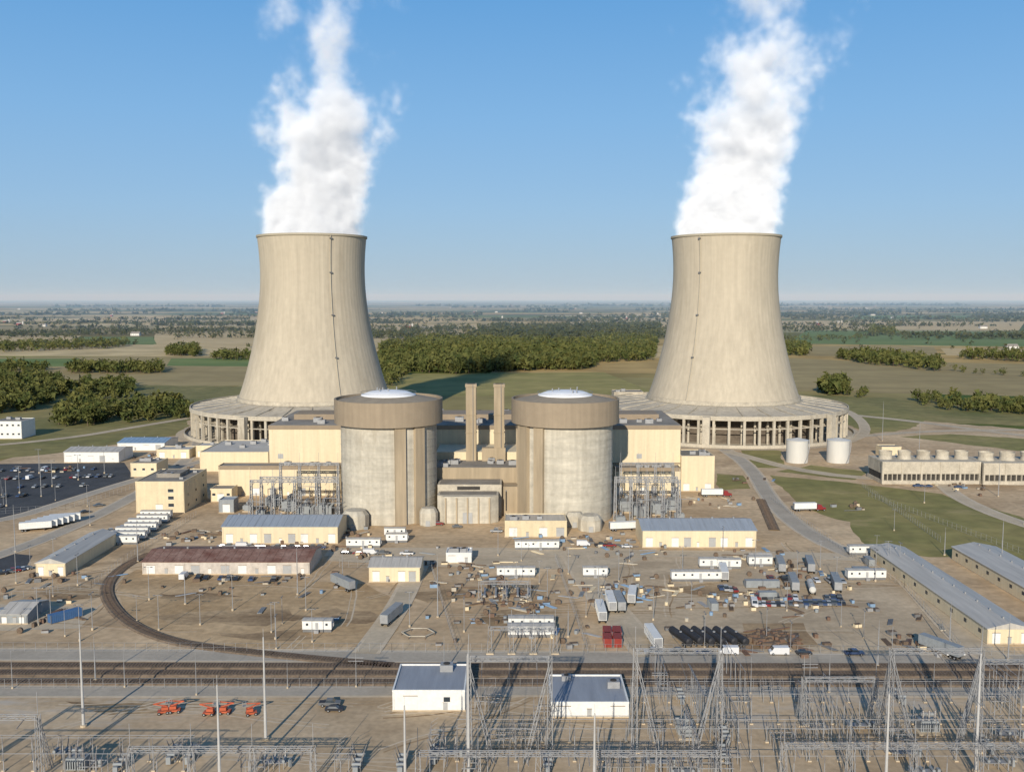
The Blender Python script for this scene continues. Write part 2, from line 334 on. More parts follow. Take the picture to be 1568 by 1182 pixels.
def track(P,name='railway_track'):
    b=MB(); strip(b,'ballast',M_ballast,P,3.8,.35,-.05)
    pts=[]
    for a,c in zip(P[:-1],P[1:]):
        a=Vector(a);c=Vector(c);L=(c-a).length;d=(c-a)/L;t=0
        while t<L: pts.append((a+d*t,d)); t+=.9
    for p,d in pts: b.obox('sleepers',M_wood,p.x,p.y,.36,.25,2.5,.1,math.atan2(d.y,d.x))
    for o in (-.72,.72):
        Q=[]
        for i in range(len(P)):
            a=Vector(P[max(0,i-1)]);c=Vector(P[min(len(P)-1,i+1)]);d=(c-a).normalized(); Q.append((P[i][0]-d.y*o,P[i][1]+d.x*o))
        strip(b,'rails',M_rust,Q,.12,.6)
    b.single(name,(0,0,0))
for v0,v1 in ((1019,1021),(1030,1033),(1043,1047)):
    a=G(-200,v0);c=G(1770,v1); track([a,c])
track(smooth_path([G(*p) for p in [(228,848),(190,866),(165,890),(163,915),(190,950),(240,975),(300,989),(420,1003),(600,1019)]],3))
track([G(1165,765),G(1186,812)])

# ---------------------------------------------------------------- cooling towers
YT=D(657)
def tower(uc,stair_u):
    cx=X(uc,YT,75); b=MB(); k=(YT*math.cos(PITCH)+H*math.sin(PITCH))/F
    zb=27.0; zt=Z(364,YT)
    cp=[(zb,57.5),(38,53.6),(55,49.0),(72,45.0),(88,42.2),(102,40.4),(115,39.5),(128,39.5),(140,40.2),(zt,41.2)]
    zs=np.linspace(zb,zt,40); rs=np.interp(zs,[c[0] for c in cp],[c[1] for c in cp])
    ker=np.ones(5)/5; rs[2:-2]=np.convolve(rs,ker,'valid')
    n=240; v=[];f=[]
    for i in range(n):
        a=2*math.pi*i/n; o=.05 if i%3==0 else 0
        for r,z in zip(rs,zs): v.append((cx+(r+o)*math.cos(a),YT+(r+o)*math.sin(a),z))
    q=len(zs)
    for i in range(n):
        j=(i+1)%n
        for t in range(q-1): f.append((i*q+t,j*q+t,j*q+t+1,i*q+t+1))
    b.raw('shell',M_tower,v,f,False)
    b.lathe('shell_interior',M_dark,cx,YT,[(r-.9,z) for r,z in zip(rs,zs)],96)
    b.lathe('rim',M_towerrib,cx,YT,[(rs[-1]-1.0,zt),(rs[-1]-1.0,zt+.9),(rs[-1]+.7,zt+.9),(rs[-1]+.7,zt-.6),(rs[-1],zt-1.0)],128,False)
    b.lathe('base_beam',M_ring,cx,YT,[(57.6,27.2),(58.8,27.2),(58.8,24.5),(57,24.5)],96,False)
    b.lathe('deck',M_ring,cx,YT,[(57,24.6),(70,22.2),(90,20.3),(93.5,20.3),(93.5,18.3),(90,18.3)],96,False)
    b.lathe('deck_kerb',M_ring,cx,YT,[(92.6,20.3),(92.6,21.3),(93.3,21.3),(93.3,20.3)],96,False)
    for i in range(56):
        a=2*math.pi*(i+.5)/56; c,s=math.cos(a),math.sin(a)
        b.obox('columns',M_ring,cx+92*c,YT+92*s,0,1.9,1.7,18.4,a)
        b.obox('columns',M_ring,cx+82*c,YT+82*s,0,1.3,1.3,19,a)
        b.beam('struts',M_ring,(cx+92*c,YT+92*s,12.4),(cx+80*c,YT+80*s,12.4),.9)
        if i%2: b.beam('deck_ribs',M_ring,(cx+60*c,YT+60*s,24.1),(cx+92*c,YT+92*s,20.3),.5)
        a2=2*math.pi*(i+1.5)/56
        b.beam('struts',M_ring,(cx+92*c,YT+92*s,12.4),(cx+92*math.cos(a2),YT+92*math.sin(a2),12.4),.6)
    b.lathe('fill_wall',mat('fill_louvres',(.13,.105,.08),.9,.3,.2,(1,1,2)),cx,YT,[(76,0),(76,20.5)],96)
    b.lathe('inner_wall',M_ring,cx,YT,[(58,0),(58,24.6)],96)
    b.lathe('basin_wall',M_ring,cx,YT,[(98,0),(98,2.2),(97.3,2.2),(97.3,.3),(76,.3)],96,False)
    dx=(stair_u-uc)*k; a=-math.acos(max(-1,min(1,dx/40.5)))
    c,s=math.cos(a),math.sin(a)
    for t in range(q-1):
        b.beam('stair_ladder',M_towerrib,(cx+(rs[t]+.4)*c,YT+(rs[t]+.4)*s,zs[t]),(cx+(rs[t+1]+.4)*c,YT+(rs[t+1]+.4)*s,zs[t+1]),.7)
        b.beam('stair_ladder',M_steeld,(cx+(rs[t]+.9)*c,YT+(rs[t]+.9)*s,zs[t]),(cx+(rs[t+1]+.9)*c,YT+(rs[t+1]+.9)*s,zs[t+1]),.2)
    for t in (10,20,30,38): b.obox('ladder_platform',M_steeld,cx+(rs[t]+1.0)*c,YT+(rs[t]+1.0)*s,zs[t],1.6,1.6,1.0,a)
    for off in (-.9,-1.9):
        b.obox('access_stair_tower',M_ring,cx+96.5*math.cos(off),YT+96.5*math.sin(off),0,4,5,21,off)
    b.group('cooling_tower',(cx,YT,0))
    return cx
TX1=tower(481,521); TX2=tower(1108.5,1058)
sheet('tower_apron',[(TX1+104*math.cos(a*.1309),YT+104*math.sin(a*.1309)) for a in range(48)],-.02,M_conc,px=False)
sheet('tower_apron',[(TX2+104*math.cos(a*.1309),YT+104*math.sin(a*.1309)) for a in range(48)],-.02,M_conc,px=False)

# ---------------------------------------------------------------- steam plumes
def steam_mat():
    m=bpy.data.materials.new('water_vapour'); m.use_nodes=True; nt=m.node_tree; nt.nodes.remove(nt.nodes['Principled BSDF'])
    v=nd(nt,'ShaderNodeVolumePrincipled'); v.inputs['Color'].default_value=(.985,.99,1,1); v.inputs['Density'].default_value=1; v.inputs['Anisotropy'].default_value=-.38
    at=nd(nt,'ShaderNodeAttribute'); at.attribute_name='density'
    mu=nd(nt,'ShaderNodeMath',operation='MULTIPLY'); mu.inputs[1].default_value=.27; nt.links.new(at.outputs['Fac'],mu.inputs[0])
    v.inputs['Emission Color'].default_value=(.92,.95,1,1); nt.links.new(mu.outputs[0],v.inputs['Emission Strength'])  # added glow, scaled by density, stands in for multiply scattered light in the steam
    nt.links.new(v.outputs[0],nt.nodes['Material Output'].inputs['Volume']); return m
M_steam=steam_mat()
def plume(name,cx,cxs,Rs,seed):
    nt=bpy.data.node_groups.new(name+'_nodes','GeometryNodeTree'); nt.interface.new_socket('Geometry',in_out='OUTPUT',socket_type='NodeSocketGeometry')
    L=nt.links.new
    def mth(op,a,b=None,c=None):
        n=nt.nodes.new('ShaderNodeMath'); n.operation=op
        for i,x in enumerate((a,b,c)):
            if x is None: continue
            if isinstance(x,(int,float)): n.inputs[i].default_value=x
            else: L(x,n.inputs[i])
        return n.outputs[0]
    def curve(t,pts,lo,hi):
        n=nt.nodes.new('ShaderNodeFloatCurve'); c=n.mapping.curves[0]
        P=[(a,(v-lo)/(hi-lo)) for a,v in pts]
        c.points[0].location=P[0]; c.points[1].location=P[-1]
        for a,v in P[1:-1]: c.points.new(a,v)
        n.mapping.update(); L(t,n.inputs['Value'])
        return mth('ADD',mth('MULTIPLY',n.outputs[0],hi-lo),lo)
    pos=nt.nodes.new('GeometryNodeInputPosition').outputs[0]
    z0=2.5;ht=255.0
    def sep(v):
        s=nt.nodes.new('ShaderNodeSeparateXYZ'); L(v,s.inputs[0]); return s.outputs
    px,py,pz=sep(pos)
    t=mth('MAXIMUM',mth('DIVIDE',pz,ht),0.0)
    def noise(sc,det,off,rough=.6):
        n=nt.nodes.new('ShaderNodeTexNoise'); n.noise_dimensions='3D'; n.inputs['Scale'].default_value=sc; n.inputs['Detail'].default_value=det; n.inputs['Roughness'].default_value=rough
        va=nt.nodes.new('ShaderNodeVectorMath'); va.operation='ADD'; L(pos,va.inputs[0]); va.inputs[1].default_value=(off,off*.7,-off*1.3); L(va.outputs[0],n.inputs['Vector']); return n
    nw=noise(.020,4,seed*137.0); wx,wy,wz=sep(nw.outputs['Color'])
    amp=mth('ADD',mth('MULTIPLY',t,150.0),2.0)
    X2=mth('ADD',px,mth('MULTIPLY',mth('SUBTRACT',wx,.5),amp)); Y2=mth('ADD',py,mth('MULTIPLY',mth('SUBTRACT',wy,.5),amp))
    dx=mth('SUBTRACT',X2,curve(t,cxs,-60,80)); 
    Rr=curve(t,Rs,0,80)
    r=mth('DIVIDE',mth('SQRT',mth('ADD',mth('MULTIPLY',dx,dx),mth('MULTIPLY',Y2,Y2))),Rr)
    n1=noise(.028,9,seed*51.0,.66).outputs['Fac']; n2=noise(.10,6,seed*77.0,.65).outputs['Fac']
    ramp=mth('MINIMUM',mth('MULTIPLY',t,20.0),1.0)
    nn=mth('ADD',mth('MULTIPLY',mth('SUBTRACT',n1,.5),mth('ADD',mth('MULTIPLY',t,7.5),mth('MULTIPLY',ramp,.7))),mth('MULTIPLY',mth('SUBTRACT',n2,.5),mth('ADD',mth('MULTIPLY',t,2.2),mth('MULTIPLY',ramp,.5))))
    val=mth('ADD',mth('SUBTRACT',1.0,r),nn)
    val=mth('SUBTRACT',val,mth('MULTIPLY',t,.15))
    mr=nt.nodes.new('ShaderNodeMapRange'); mr.interpolation_type='SMOOTHERSTEP'; L(val,mr.inputs[0]); mr.inputs[1].default_value=-.02; mr.inputs[3].default_value=0; mr.inputs[4].default_value=1
    L(mth('ADD',mth('MULTIPLY',t,2.0),.22),mr.inputs[2])
    dens=mth('MULTIPLY',mr.outputs[0],curve(t,[(0,.17),(.15,.13),(.3,.085),(.5,.055),(.7,.04),(1,.02)],0,.2))
    vc=nt.nodes.new('GeometryNodeVolumeCube'); L(dens,vc.inputs['Density'])
    vc.inputs['Min'].default_value=(-80,-70,z0); vc.inputs['Max'].default_value=(110,70,225)
    vc.inputs['Resolution X'].default_value=120; vc.inputs['Resolution Y'].default_value=76; vc.inputs['Resolution Z'].default_value=140
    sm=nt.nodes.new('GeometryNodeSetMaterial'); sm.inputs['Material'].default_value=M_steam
    L(vc.outputs[0],sm.inputs[0]); go=nt.nodes.new('NodeGroupOutput'); L(sm.outputs[0],go.inputs[0])
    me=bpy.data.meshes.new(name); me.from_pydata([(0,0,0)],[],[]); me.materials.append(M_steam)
    o=bpy.data.objects.new(name,me); o.location=(cx,YT,145); bpy.context.collection.objects.link(o)
    md=o.modifiers.new('steam','NODES'); md.node_group=nt
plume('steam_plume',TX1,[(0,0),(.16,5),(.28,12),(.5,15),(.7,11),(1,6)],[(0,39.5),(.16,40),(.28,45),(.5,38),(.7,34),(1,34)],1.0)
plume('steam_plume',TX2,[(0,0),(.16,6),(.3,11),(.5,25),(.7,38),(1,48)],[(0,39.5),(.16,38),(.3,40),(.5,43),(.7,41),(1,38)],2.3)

# ---------------------------------------------------------------- containments
YC=D(805)+22.3
def containment(uc,butts):
    cx=X(uc,YC,30); b=MB(); zb=Z(645,YC); zt=Z(609,YC); zd=Z(598,YC)
    prof=[(22.3,z) for z in np.linspace(0,zb,24)]
    b.lathe('wall',M_cont,cx,YC,prof,96)
    for i in range(1,13): b.lathe('lift_joint',M_cont,cx,YC,[(22.3,zb*i/13-.1),(22.42,zb*i/13-.1),(22.42,zb*i/13+.1),(22.3,zb*i/13+.1)],96,False)
    b.lathe('parapet',M_para,cx,YC,[(22.2,zb),(25.2,zb),(25.2,zt),(24.4,zt),(24.4,zt-1.2)],96,False)
    b.lathe('roof',M_parar,cx,YC,[(24.4,zt-1.2),(20,zt-.3),(14,zt+1.0),(12.7,zt+1.3)],96)
    b.lathe('roof_cap',M_dome,cx,YC,[(12.8,zt+1.3),(12.8,zt+1.6),(9,zd-.5),(5,zd),(.01,zd+.2)],64)
    for u0,u1 in butts:
        um=(u0+u1)/2; dx=(um-uc)/ (82/25.2); a=-math.acos(max(-1,min(1,dx/22.3))); w=(u1-u0)*.31/max(.35,abs(math.sin(a)))
        b.obox('buttress',M_butt,cx+22.6*math.cos(a),YC+22.6*math.sin(a),0,2.2,w,zb,a)
    for a in (70,110,160): 
        a=math.radians(a); b.obox('buttress',M_butt,cx+22.6*math.cos(a),YC+22.6*math.sin(a),0,2.2,3.5,zb,a)
    for i in range(6): b.cyl('roof_vent',M_steel,cx+R.uniform(-8,8),YC+R.uniform(-8,8),zd-2,zd+1.2,.3,n=8)
    b.lathe('handrail',M_steel,cx,YC,[(12.9,zt+2.6),(13.0,zt+2.6),(13.0,zt+2.75),(12.9,zt+2.75)],48,False)
    b.group('containment_building',(cx,YC,0)); return cx
CX1=containment(596,[(613,628),(640,652)]); CX2=containment(865,[(796,809),(818,831)])

# ---------------------------------------------------------------- generic buildings
def hvac(b,x,y,z,s=1):
    b.obox('roof_units',M_steel,x,y,z,2.6*s,2.0*s,1.4*s); b.cyl('roof_units',M_dark,x,y,z+1.4*s,z+1.55*s,.7*s,n=10)
def bld(name,u0,u1,vb,vt,depth,wall=None,roof=None,kind='flat',win=0,doors=0,storeys=1,base=0.0,units=0,band=None,rise=1.6,world=None,sidewin=0):
    wall=wall or M_cream; roof=roof or M_roofg
    if world: x0,x1,y0,z1=world
    else:
        y0=D(vb,base); z1=Z(vt,y0); x0=X(u0,y0,z1/2); x1=X(u1,y0,z1/2)
    y1=y0+depth; b=MB(); h=z1-base
    b.box('plinth',M_conc,x0-.15,x1+.15,y0-.15,y1+.15,base-.1,base+.25)
    if kind=='flat':
        b.box('walls',wall,x0,x1,y0,y1,base+.25,z1-.5)
        t=.35; pm=band or wall
        for q in ((x0-.05,x1+.05,y0-.05,y0+t),(x0-.05,x1+.05,y1-t,y1+.05),(x0-.05,x0+t,y0+t,y1-t),(x1-t,x1+.05,y0+t,y1-t)): b.box('parapet',pm,*q,z1-.5-(0 if not band else min(2.2,h*.1)),z1)
        b.box('roof',roof,x0+t,x1-t,y0+t,y1-t,z1-.5,z1-.38)
        for i in range(units): hvac(b,R.uniform(x0+2,x1-2),R.uniform(y0+2,y1-2),z1-.38,R.uniform(.7,1.5))
    elif kind=='gx':
        b.box('walls',wall,x0,x1,y0,y1,base+.25,z1); ym=(y0+y1)/2; o=.4
        b.prof_x('gable',wall,[(y0,z1),(y1,z1),(ym,z1+rise)],x0,x1)
        b.prof_x('roof',roof,[(y0-o,z1-.12),(ym,z1+rise+.03),(y1+o,z1-.12),(y1+o,z1+.05),(ym,z1+rise+.2),(y0-o,z1+.05)],x0-o,x1+o)
        ns=int((x1-x0)/3)
        for i in range(ns): 
            xx=x0+(i+.5)*(x1-x0)/ns
            b.beam('roof_seams',roof,(xx,y0-o,z1+.1),(xx,ym,z1+rise+.25),.1)
        for i in range(int((x1-x0)/9)):
            xx=x0+4+i*9; b.cyl('ridge_vents',M_steel,xx,ym+.8,z1+rise-.1,z1+rise+.8,.4,n=8)
    elif kind=='gy':
        b.box('walls',wall,x0,x1,y0,y1,base+.25,z1); xm=(x0+x1)/2; o=.4
        b.prof_y('gable',wall,[(x0,z1),(x1,z1),(xm,z1+rise)],y0,y1)
        b.prof_y('roof',roof,[(x0-o,z1-.12),(x1+o,z1-.12),(x1+o,z1+.05),(xm,z1+rise+.2),(x0-o,z1+.05)],y0-o,y1+o)
        for i in range(int((y1-y0)/8)):
            yy=y0+4+i*8; b.cyl('ridge_vents',M_steel,xm,yy,z1+rise,z1+rise+.7,.3,n=8)
    if win:
        sh=h/storeys
        for s in range(storeys):
            zc=base+sh*(s+.55)
            for i in range(win):
                xx=x0+(i+.5)*(x1-x0)/win; ww=min(1.6,(x1-x0)/win*.5)
                b.box('windows',M_glass,xx-ww/2,xx+ww/2,y0-.06,y0-.02,zc-.6,zc+.6)
                b.box('window_frames',M_white,xx-ww/2-.1,xx+ww/2+.1,y0-.1,y0-.02,zc-.75,zc-.6)
    if sidewin:
        for s in range(storeys):
            zc=base+h/storeys*(s+.55)
            for i in range(sidewin):
                yy=y0+(i+.5)*(y1-y0)/sidewin
                for xx,sg in ((x0,-1),(x1,1)): b.box('windows',M_glass,xx+sg*.02,xx+sg*.06,yy-.8,yy+.8,zc-.6,zc+.6)
    if doors:
        for i in range(doors):
            xx=x0+(i+.5)*(x1-x0)/doors+R.uniform(-.5,.5); ww=min(3.4,(x1-x0)/doors*.55) ; hh=min(h*.7,4)
            if i%3==1: ww=1.1;hh=2.1
            b.box('doors',M_door if i%2 else M_white,xx-ww/2,xx+ww/2,y0-.09,y0-.02,base+.26,base+hh)
            b.box('door_frames',M_band,xx-ww/2-.12,xx+ww/2+.12,y0-.06,y0-.02,base+hh,base+hh+.18)
    for i in range(max(2,int((x1-x0)/12))):
        xx=x0+.4+i*(x1-x0-.8)/max(1,int((x1-x0)/12)-1) if (x1-x0)>24 else (x0+.3 if i==0 else x1-.3)
        b.box('downpipes',wall,xx-.08,xx+.08,y0-.16,y0-.02,base+.3,z1-.6)
    return b.group(name,((x0+x1)/2,(y0+y1)/2,base))

yTB=D(750); zTB=Z(657,yTB)
b=MB(); x0=X(412,yTB,25); x1=X(1042,yTB,25)
b.box('walls',M_cream,x0,x1,yTB,yTB+68,0,zTB-.1)
b.box('fascia',M_band,x0-.3,x1+.3,yTB-.3,yTB+68.3,zTB-.1,zTB+2.0)
b.box('roof',M_roofg,x0+.3,x1-.3,yTB+.3,yTB+67.7,zTB+2.0,zTB+2.1)
b.box('monitor_roof',M_band,x0+8,x1-8,yTB+24,yTB+44,zTB+2.1,zTB+5.0)
for i in range(46): hvac(b,R.uniform(x0+3,x1-3),yTB+R.choice([R.uniform(4,20),R.uniform(48,64)]),zTB+2.1,R.uniform(.8,1.8))
for i in range(int((x1-x0)/8)):
    xx=x0+i*8+2; b.box('panel_joints',M_cream2,xx-.06,xx+.06,yTB-.06,yTB-.01,15,zTB-.1)
b.box('louvre_band',M_band,x0,x1,yTB-.2,yTB-.02,14,14.8)
for i in range(14):
    xx=x0+6+i*(x1-x0-12)/13
    if i%3==0: b.box('louvres',M_door,xx-1.4,xx+1.4,yTB-.12,yTB-.03,17,19.5)
b.group('turbine_hall')
bld('turbine_hall_annex',942,1042,758,716,9,units=6,doors=6,band=M_band)
bld('switchgear_building',1043,1094,752,698,22,units=4,doors=3)
bld('turbine_hall_annex',335,521,759,713,9,units=6,doors=8,band=M_band)
bld('maintenance_building',306,411,722,692,48,M_cream,mat('pale_roofing',(.43,.41,.37),.9,.1,.1),units=8)
bld('office_building',208,282,785,737,34,M_cream2,M_roofg,units=5,band=M_cream2,doors=1,sidewin=3,storeys=3)
yo=D(785); bw=MB()
for zz in (3,6.5,10):
    xx=X(262,yo,5); bw.box('glass',M_glass,xx-1.3,xx+1.3,yo-.12,yo-.07,zz,zz+1.5); bw.box('sill',M_white,xx-1.5,xx+1.5,yo-.2,yo-.07,zz-.15,zz)
bw.group('office_window_bay')
bld('office_penthouse',0,0,0,0,14,M_roofg,M_roofg,world=(X(240,yo+12,14),X(276,yo+12,14),yo+12,Z(728,yo+12)+1))
bld('warehouse_office',200,240,730,709,18,units=3,win=3)
bld('guardhouse',322,355,768,748,10,win=3,doors=1)
bld('guardhouse',335,358,785,765,8,M_xfmr,M_roofb,win=1,doors=1)
# auxiliary building
b=MB()
def blk(u0,u1,y,vt,dep,m,z0=0,part='block'):
    z=Z(vt,y); b.box(part,m,X(u0,y,z),X(u1,y,z),y,y+dep,z0,z); return z
z=blk(664,796,450,716,21.9,M_butt,part='main_block'); 
b.box('roof',M_roofg,X(666,450,z)+.5,X(794,450,z)-.5,450.5,471,z,z+.1)
z=blk(668,792,472,692,26,M_cream,part='upper_block')
z=blk(738,774,468,686,3.9,M_butt,part='stack_plinth')
z2=blk(670,768,436,742,13.9,M_ring,part='front_block'); b.box('roof',M_roofg,X(673,436,z2),X(765,436,z2),436.6,449.5,z2,z2+.1)
blk(768.5,796,440,745,9.9,M_butt,part='side_block')
# fuel handling bay: rectangular block with chamfered corners
xa=X(669,424,10); xb=X(763,424,10); zt=Z(760,424)
b.prism('fuel_handling_bay',M_cont,[(xa,435.8),(xa,427),(xa+3.5,423.5),(xb-3.5,423.5),(xb,427),(xb,435.8)],0,zt)
b.box('bay_roof',M_roofg,xa+1,xb-1,427.5,435.5,zt,zt+.15)
for i in range(5):
    x=xa+4+i*(xb-xa-8)/4; b.box('bay_ribs',M_butt,x-.35,x+.35,422.9,423.45,0,zt-.6)
b.box('bay_door',M_door,(xa+xb)/2-2.2,(xa+xb)/2+2.2,423.3,423.45,0,5)
for i in range(9): hvac(b,R.uniform(X(675,460,0),X(790,460,0)),R.uniform(452,468),Z(716,450)+.1,R.uniform(.7,1.6))
for i in range(3):
    x=X(R.choice([775,782,790]),439,15); b.tube('pipes',M_steel,(x,439.6,R.uniform(2,6)),(x,439.6,R.uniform(10,16)),.3)
b.box('louvres',M_dark,X(700,436,18),X(735,436,18),435.8,435.95,z2-2.4,z2-.8)
b.group('auxiliary_building')
for u in (722,764.5):
    b=MB(); y=474; xx=X(u,y,40); zt=Z(587,y); w=2.55
    b.box('shaft',M_butt,xx-w,xx+w,y-w-3,y+w-3,0,zt); b.box('cap',M_butt,xx-w-.3,xx+w+.3,y-w-3.3,y+w-2.7,zt-1.4,zt+.1); b.box('flue_opening',M_dark,xx-w+.7,xx+w-.7,y-w-2.3,y+w-3.7,zt+.1,zt+.15)
    for zz in (35,44): b.box('platform',M_butt,xx-w-.25,xx+w+.25,y-w-3.25,y+w-2.75,zz,zz+.25)
    b.beam('ladder',M_steeld,(xx+1,y-w-3.3,20),(xx+1,y-w-3.3,zt),.3)
    b.group('vent_stack')
def valvehouse(uc,vb,r_px,vt):
    y=D(vb); b=MB(); cx=X(uc,y,3); r=r_px*.3; zt=Z(vt,y)
    b.lathe('wall',M_cont,cx,y+r,[(r,0),(r,zt*.75),(r*.75,zt),(0.01,zt+.2)],10,False)
    b.box('door',M_door,cx-1,cx+1,y-.15,y+.05,0,2.5)
    b.group('valve_house')
valvehouse(541,812,20,785); valvehouse(905,815,18,792); valvehouse(880,808,14,786); valvehouse(655,806,14,780)
bld('service_building',773,868,822,797,14,units=3,doors=4,wall=M_cream2,roof=M_roofl)
bld('access_building',340,517,832,806,22,M_cream,M_roofb,'gx',doors=9,rise=2.2)
bld('access_building',984,1158,838,812,22,M_cream,M_roofb,'gx',doors=9,rise=2.2)
bld('storage_warehouse',218,474,879,860,22,mat('weathered_white_siding',(.48,.43,.37),.7,.15,.3,fine=(.8,.1)),M_roofr,'gx',doors=11,rise=1.8)
bld('workshop',565,643,891,868,14,M_cream,M_roofl,'gx',doors=4,rise=1.5)
bld('workshop',55,100,882,862,45,M_cream,M_roofl,'gy',doors=3,rise=1.6)
bld('pump_house',683,722,862,846,8,M_white,M_white,units=6,doors=2)
bld('warehouse',1512,1580,986,962,92,M_cream,M_roofl,'gy',doors=3,rise=1.6,sidewin=10)
yw=D(986); xw=X(1512,yw)
bld('warehouse',0,0,0,0,80,M_cream,M_roofl,'gy',doors=3,rise=1.6,sidewin=10,world=(xw+32,xw+49,yw+12,5))
bld('control_house',601,712,1088,1056,17,M_white,mat('control_house_roof',(.26,.28,.31),.7,.12,.2,(3,.3,1)),units=1,win=2,doors=2)
bld('control_house',844,963,1098,1074,17,M_white,MATS['control_house_roof'],units=2,doors=3)
bld('gatehouse',-10,33,672,645,20,M_white,M_roofg,win=5,storeys=2,units=2)
bld('storage_shed',98,182,708,692,22,M_white,M_roofl,'gx',doors=5)
bld('storage_shed',180,252,690,678,26,M_white,M_bluet,'gx',doors=4)
bld('storage_shed',240,290,702,688,14,M_cream,M_roofl,'flat',doors=3,units=2)
bld('storage_shed',300,345,700,682,14,M_cream,M_roofl,'flat',doors=3,units=2)
bld('storage_shed',0,42,955,940,14,M_xfmr,M_roofl,'gx',doors=3)
bld('pump_house',1350,1380,700,684,10,M_cream,M_roofg,doors=2)
bld('pump_house',940,985,640,600,20,M_ring,M_roofg,doors=2,units=2)
bld('pump_house',950,1010,668,640,20,M_ring,M_roofg,doors=2,units=2)
bld('fuel_shed',1150,1182,863,853,5,M_white,M_roofl,'gx',doors=2,rise=.8)
for u0,u1 in ((1209,1242),(1272,1306)):
    y=D(710); x=X((u0+u1)/2,y,5); r=(X(u1,y,5)-X(u0,y,5))/2; zt=Z(676,y); b=MB()
    b.lathe('shell',M_tank,x,y+r,[(r,0),(r,zt),(r*.98,zt+.1),(.01,zt+1.5)],48,False)
    b.lathe('rim',M_tank,x,y+r,[(r,zt-.2),(r+.2,zt-.2),(r+.2,zt+.1),(r,zt+.1)],48,False)
    for k in range(14):
        a=-1.2+k*.08; b.beam('spiral_stair',M_steel,(x+(r+.6)*math.cos(a),y+r+(r+.6)*math.sin(a),zt*k/14),(x+(r+.6)*math.cos(a+.08),y+r+(r+.6)*math.sin(a+.08),zt*(k+1)/14),.4)
    b.group('storage_tank')
def cells(u0,u1,vb,vt,n):
    y0=D(vb); z=Z(vt,y0); x0=X(u0,y0,z/2); x1=X(u1,y0,z/2); b=MB(); dep=22; w=(x1-x0)/n
    b.box('basin',M_ring,x0-.4,x1+.4,y0-.4,y0+dep,0,2)
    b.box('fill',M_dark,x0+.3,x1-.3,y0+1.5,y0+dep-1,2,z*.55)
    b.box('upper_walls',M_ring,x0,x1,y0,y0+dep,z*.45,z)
    for i in range(n+1): b.box('piers',M_ring,x0+i*w-.5,x0+i*w+.5,y0-.3,y0+1.5,0,z+.05)
    for i in range(n):
        for j in (1,2,3): b.box('mullions',M_ring,x0+i*w+j*w/4-.2,x0+i*w+j*w/4+.2,y0+.02,y0+1.4,2,z*.45)
        cx=x0+(i+.5)*w; r=w*.36
        b.lathe('fan_stack',M_ring,cx,y0+dep/2,[(r,z),(r*.88,z+1.8),(r*.95,z+4.4),(r*.9,z+4.4),(r*.83,z+1.8)],28,False)
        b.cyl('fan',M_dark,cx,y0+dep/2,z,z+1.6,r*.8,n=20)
    b.group('mechanical_cooling_cells')
cells(1352,1500,741,707,5); cells(1507,1640,742,709,4)

# ---------------------------------------------------------------- vehicles
PAINT=[mat('paint_white',(.6,.6,.6),.35,.03,.5),mat('paint_silver',(.35,.36,.37),.35,.03,.5),mat('paint_black',(.03,.03,.035),.35,.05,.5),mat('paint_blue',(.05,.08,.16),.35,.05,.5),mat('paint_red',(.22,.03,.03),.35,.05,.5),mat('paint_grey',(.13,.135,.14),.35,.05,.5)]
def wheels(b,xs,yh,r=.35,w=.24):
    for x in xs:
        for s in (-1,1): b.tube('wheels',M_tyre,(x,s*(yh-w),r),(x,s*yh,r),r,12); b.tube('hubs',M_steel,(x,s*yh,r),(x,s*(yh+.02),r),r*.5,8)
def car_mesh(p,kind):
    b=MB()
    if kind=='car':
        b.prof_y('body',p,[(-2.2,.35),(2.2,.35),(2.25,.75),(1.2,.95),(-1.6,1.0),(-2.25,.9)],-.88,.88)
        b.raw('cabin',M_glass,[(-1.7,-.8,.98),(1.1,-.8,.95),(.45,-.66,1.38),(-1.0,-.66,1.4),(-1.7,.8,.98),(1.1,.8,.95),(.45,.66,1.38),(-1.0,.66,1.4)],[(0,1,2,3),(4,7,6,5),(1,5,6,2),(0,3,7,4),(3,2,6,7)])
        b.box('roof',p,-1.0,.45,-.66,.66,1.4,1.46)
        wheels(b,(-1.4,1.4),.9)
    elif kind=='pickup':
        b.prof_y('body',p,[(-2.7,.5),(2.7,.5),(2.7,1.0),(1.5,1.15),(.9,1.15),(-2.7,1.15)],-.95,.95)
        b.raw('cabin',M_glass,[(-.9,-.88,1.15),(1.4,-.88,1.15),(.8,-.75,1.75),(-.75,-.75,1.75),(-.9,.88,1.15),(1.4,.88,1.15),(.8,.75,1.75),(-.75,.75,1.75)],[(0,1,2,3),(4,7,6,5),(1,5,6,2),(0,3,7,4),(3,2,6,7)])
        b.box('roof',p,-.75,.8,-.75,.75,1.75,1.82); b.box('bed',M_black,-2.55,-1.0,-.8,.8,1.15,1.17); wheels(b,(-1.7,1.8),.97,.4)
    elif kind=='van':
        b.prof_y('body',p,[(-2.8,.4),(2.7,.4),(2.75,1.1),(2.1,1.4),(1.5,2.3),(-2.8,2.35)],-.98,.98)
        b.raw('windscreen',M_glass,[(2.12,-.85,1.42),(2.12,.85,1.42),(1.58,.8,2.22),(1.58,-.8,2.22)],[(0,1,2,3)])
        wheels(b,(-1.8,1.8),.99,.38)
    return b.mesh(kind)
CARS=[('parked_car',car_mesh(p,'car')) for p in PAINT]+[('pickup_truck',car_mesh(p,'pickup')) for p in PAINT]+[('panel_van',car_mesh(PAINT[0],'van'))]
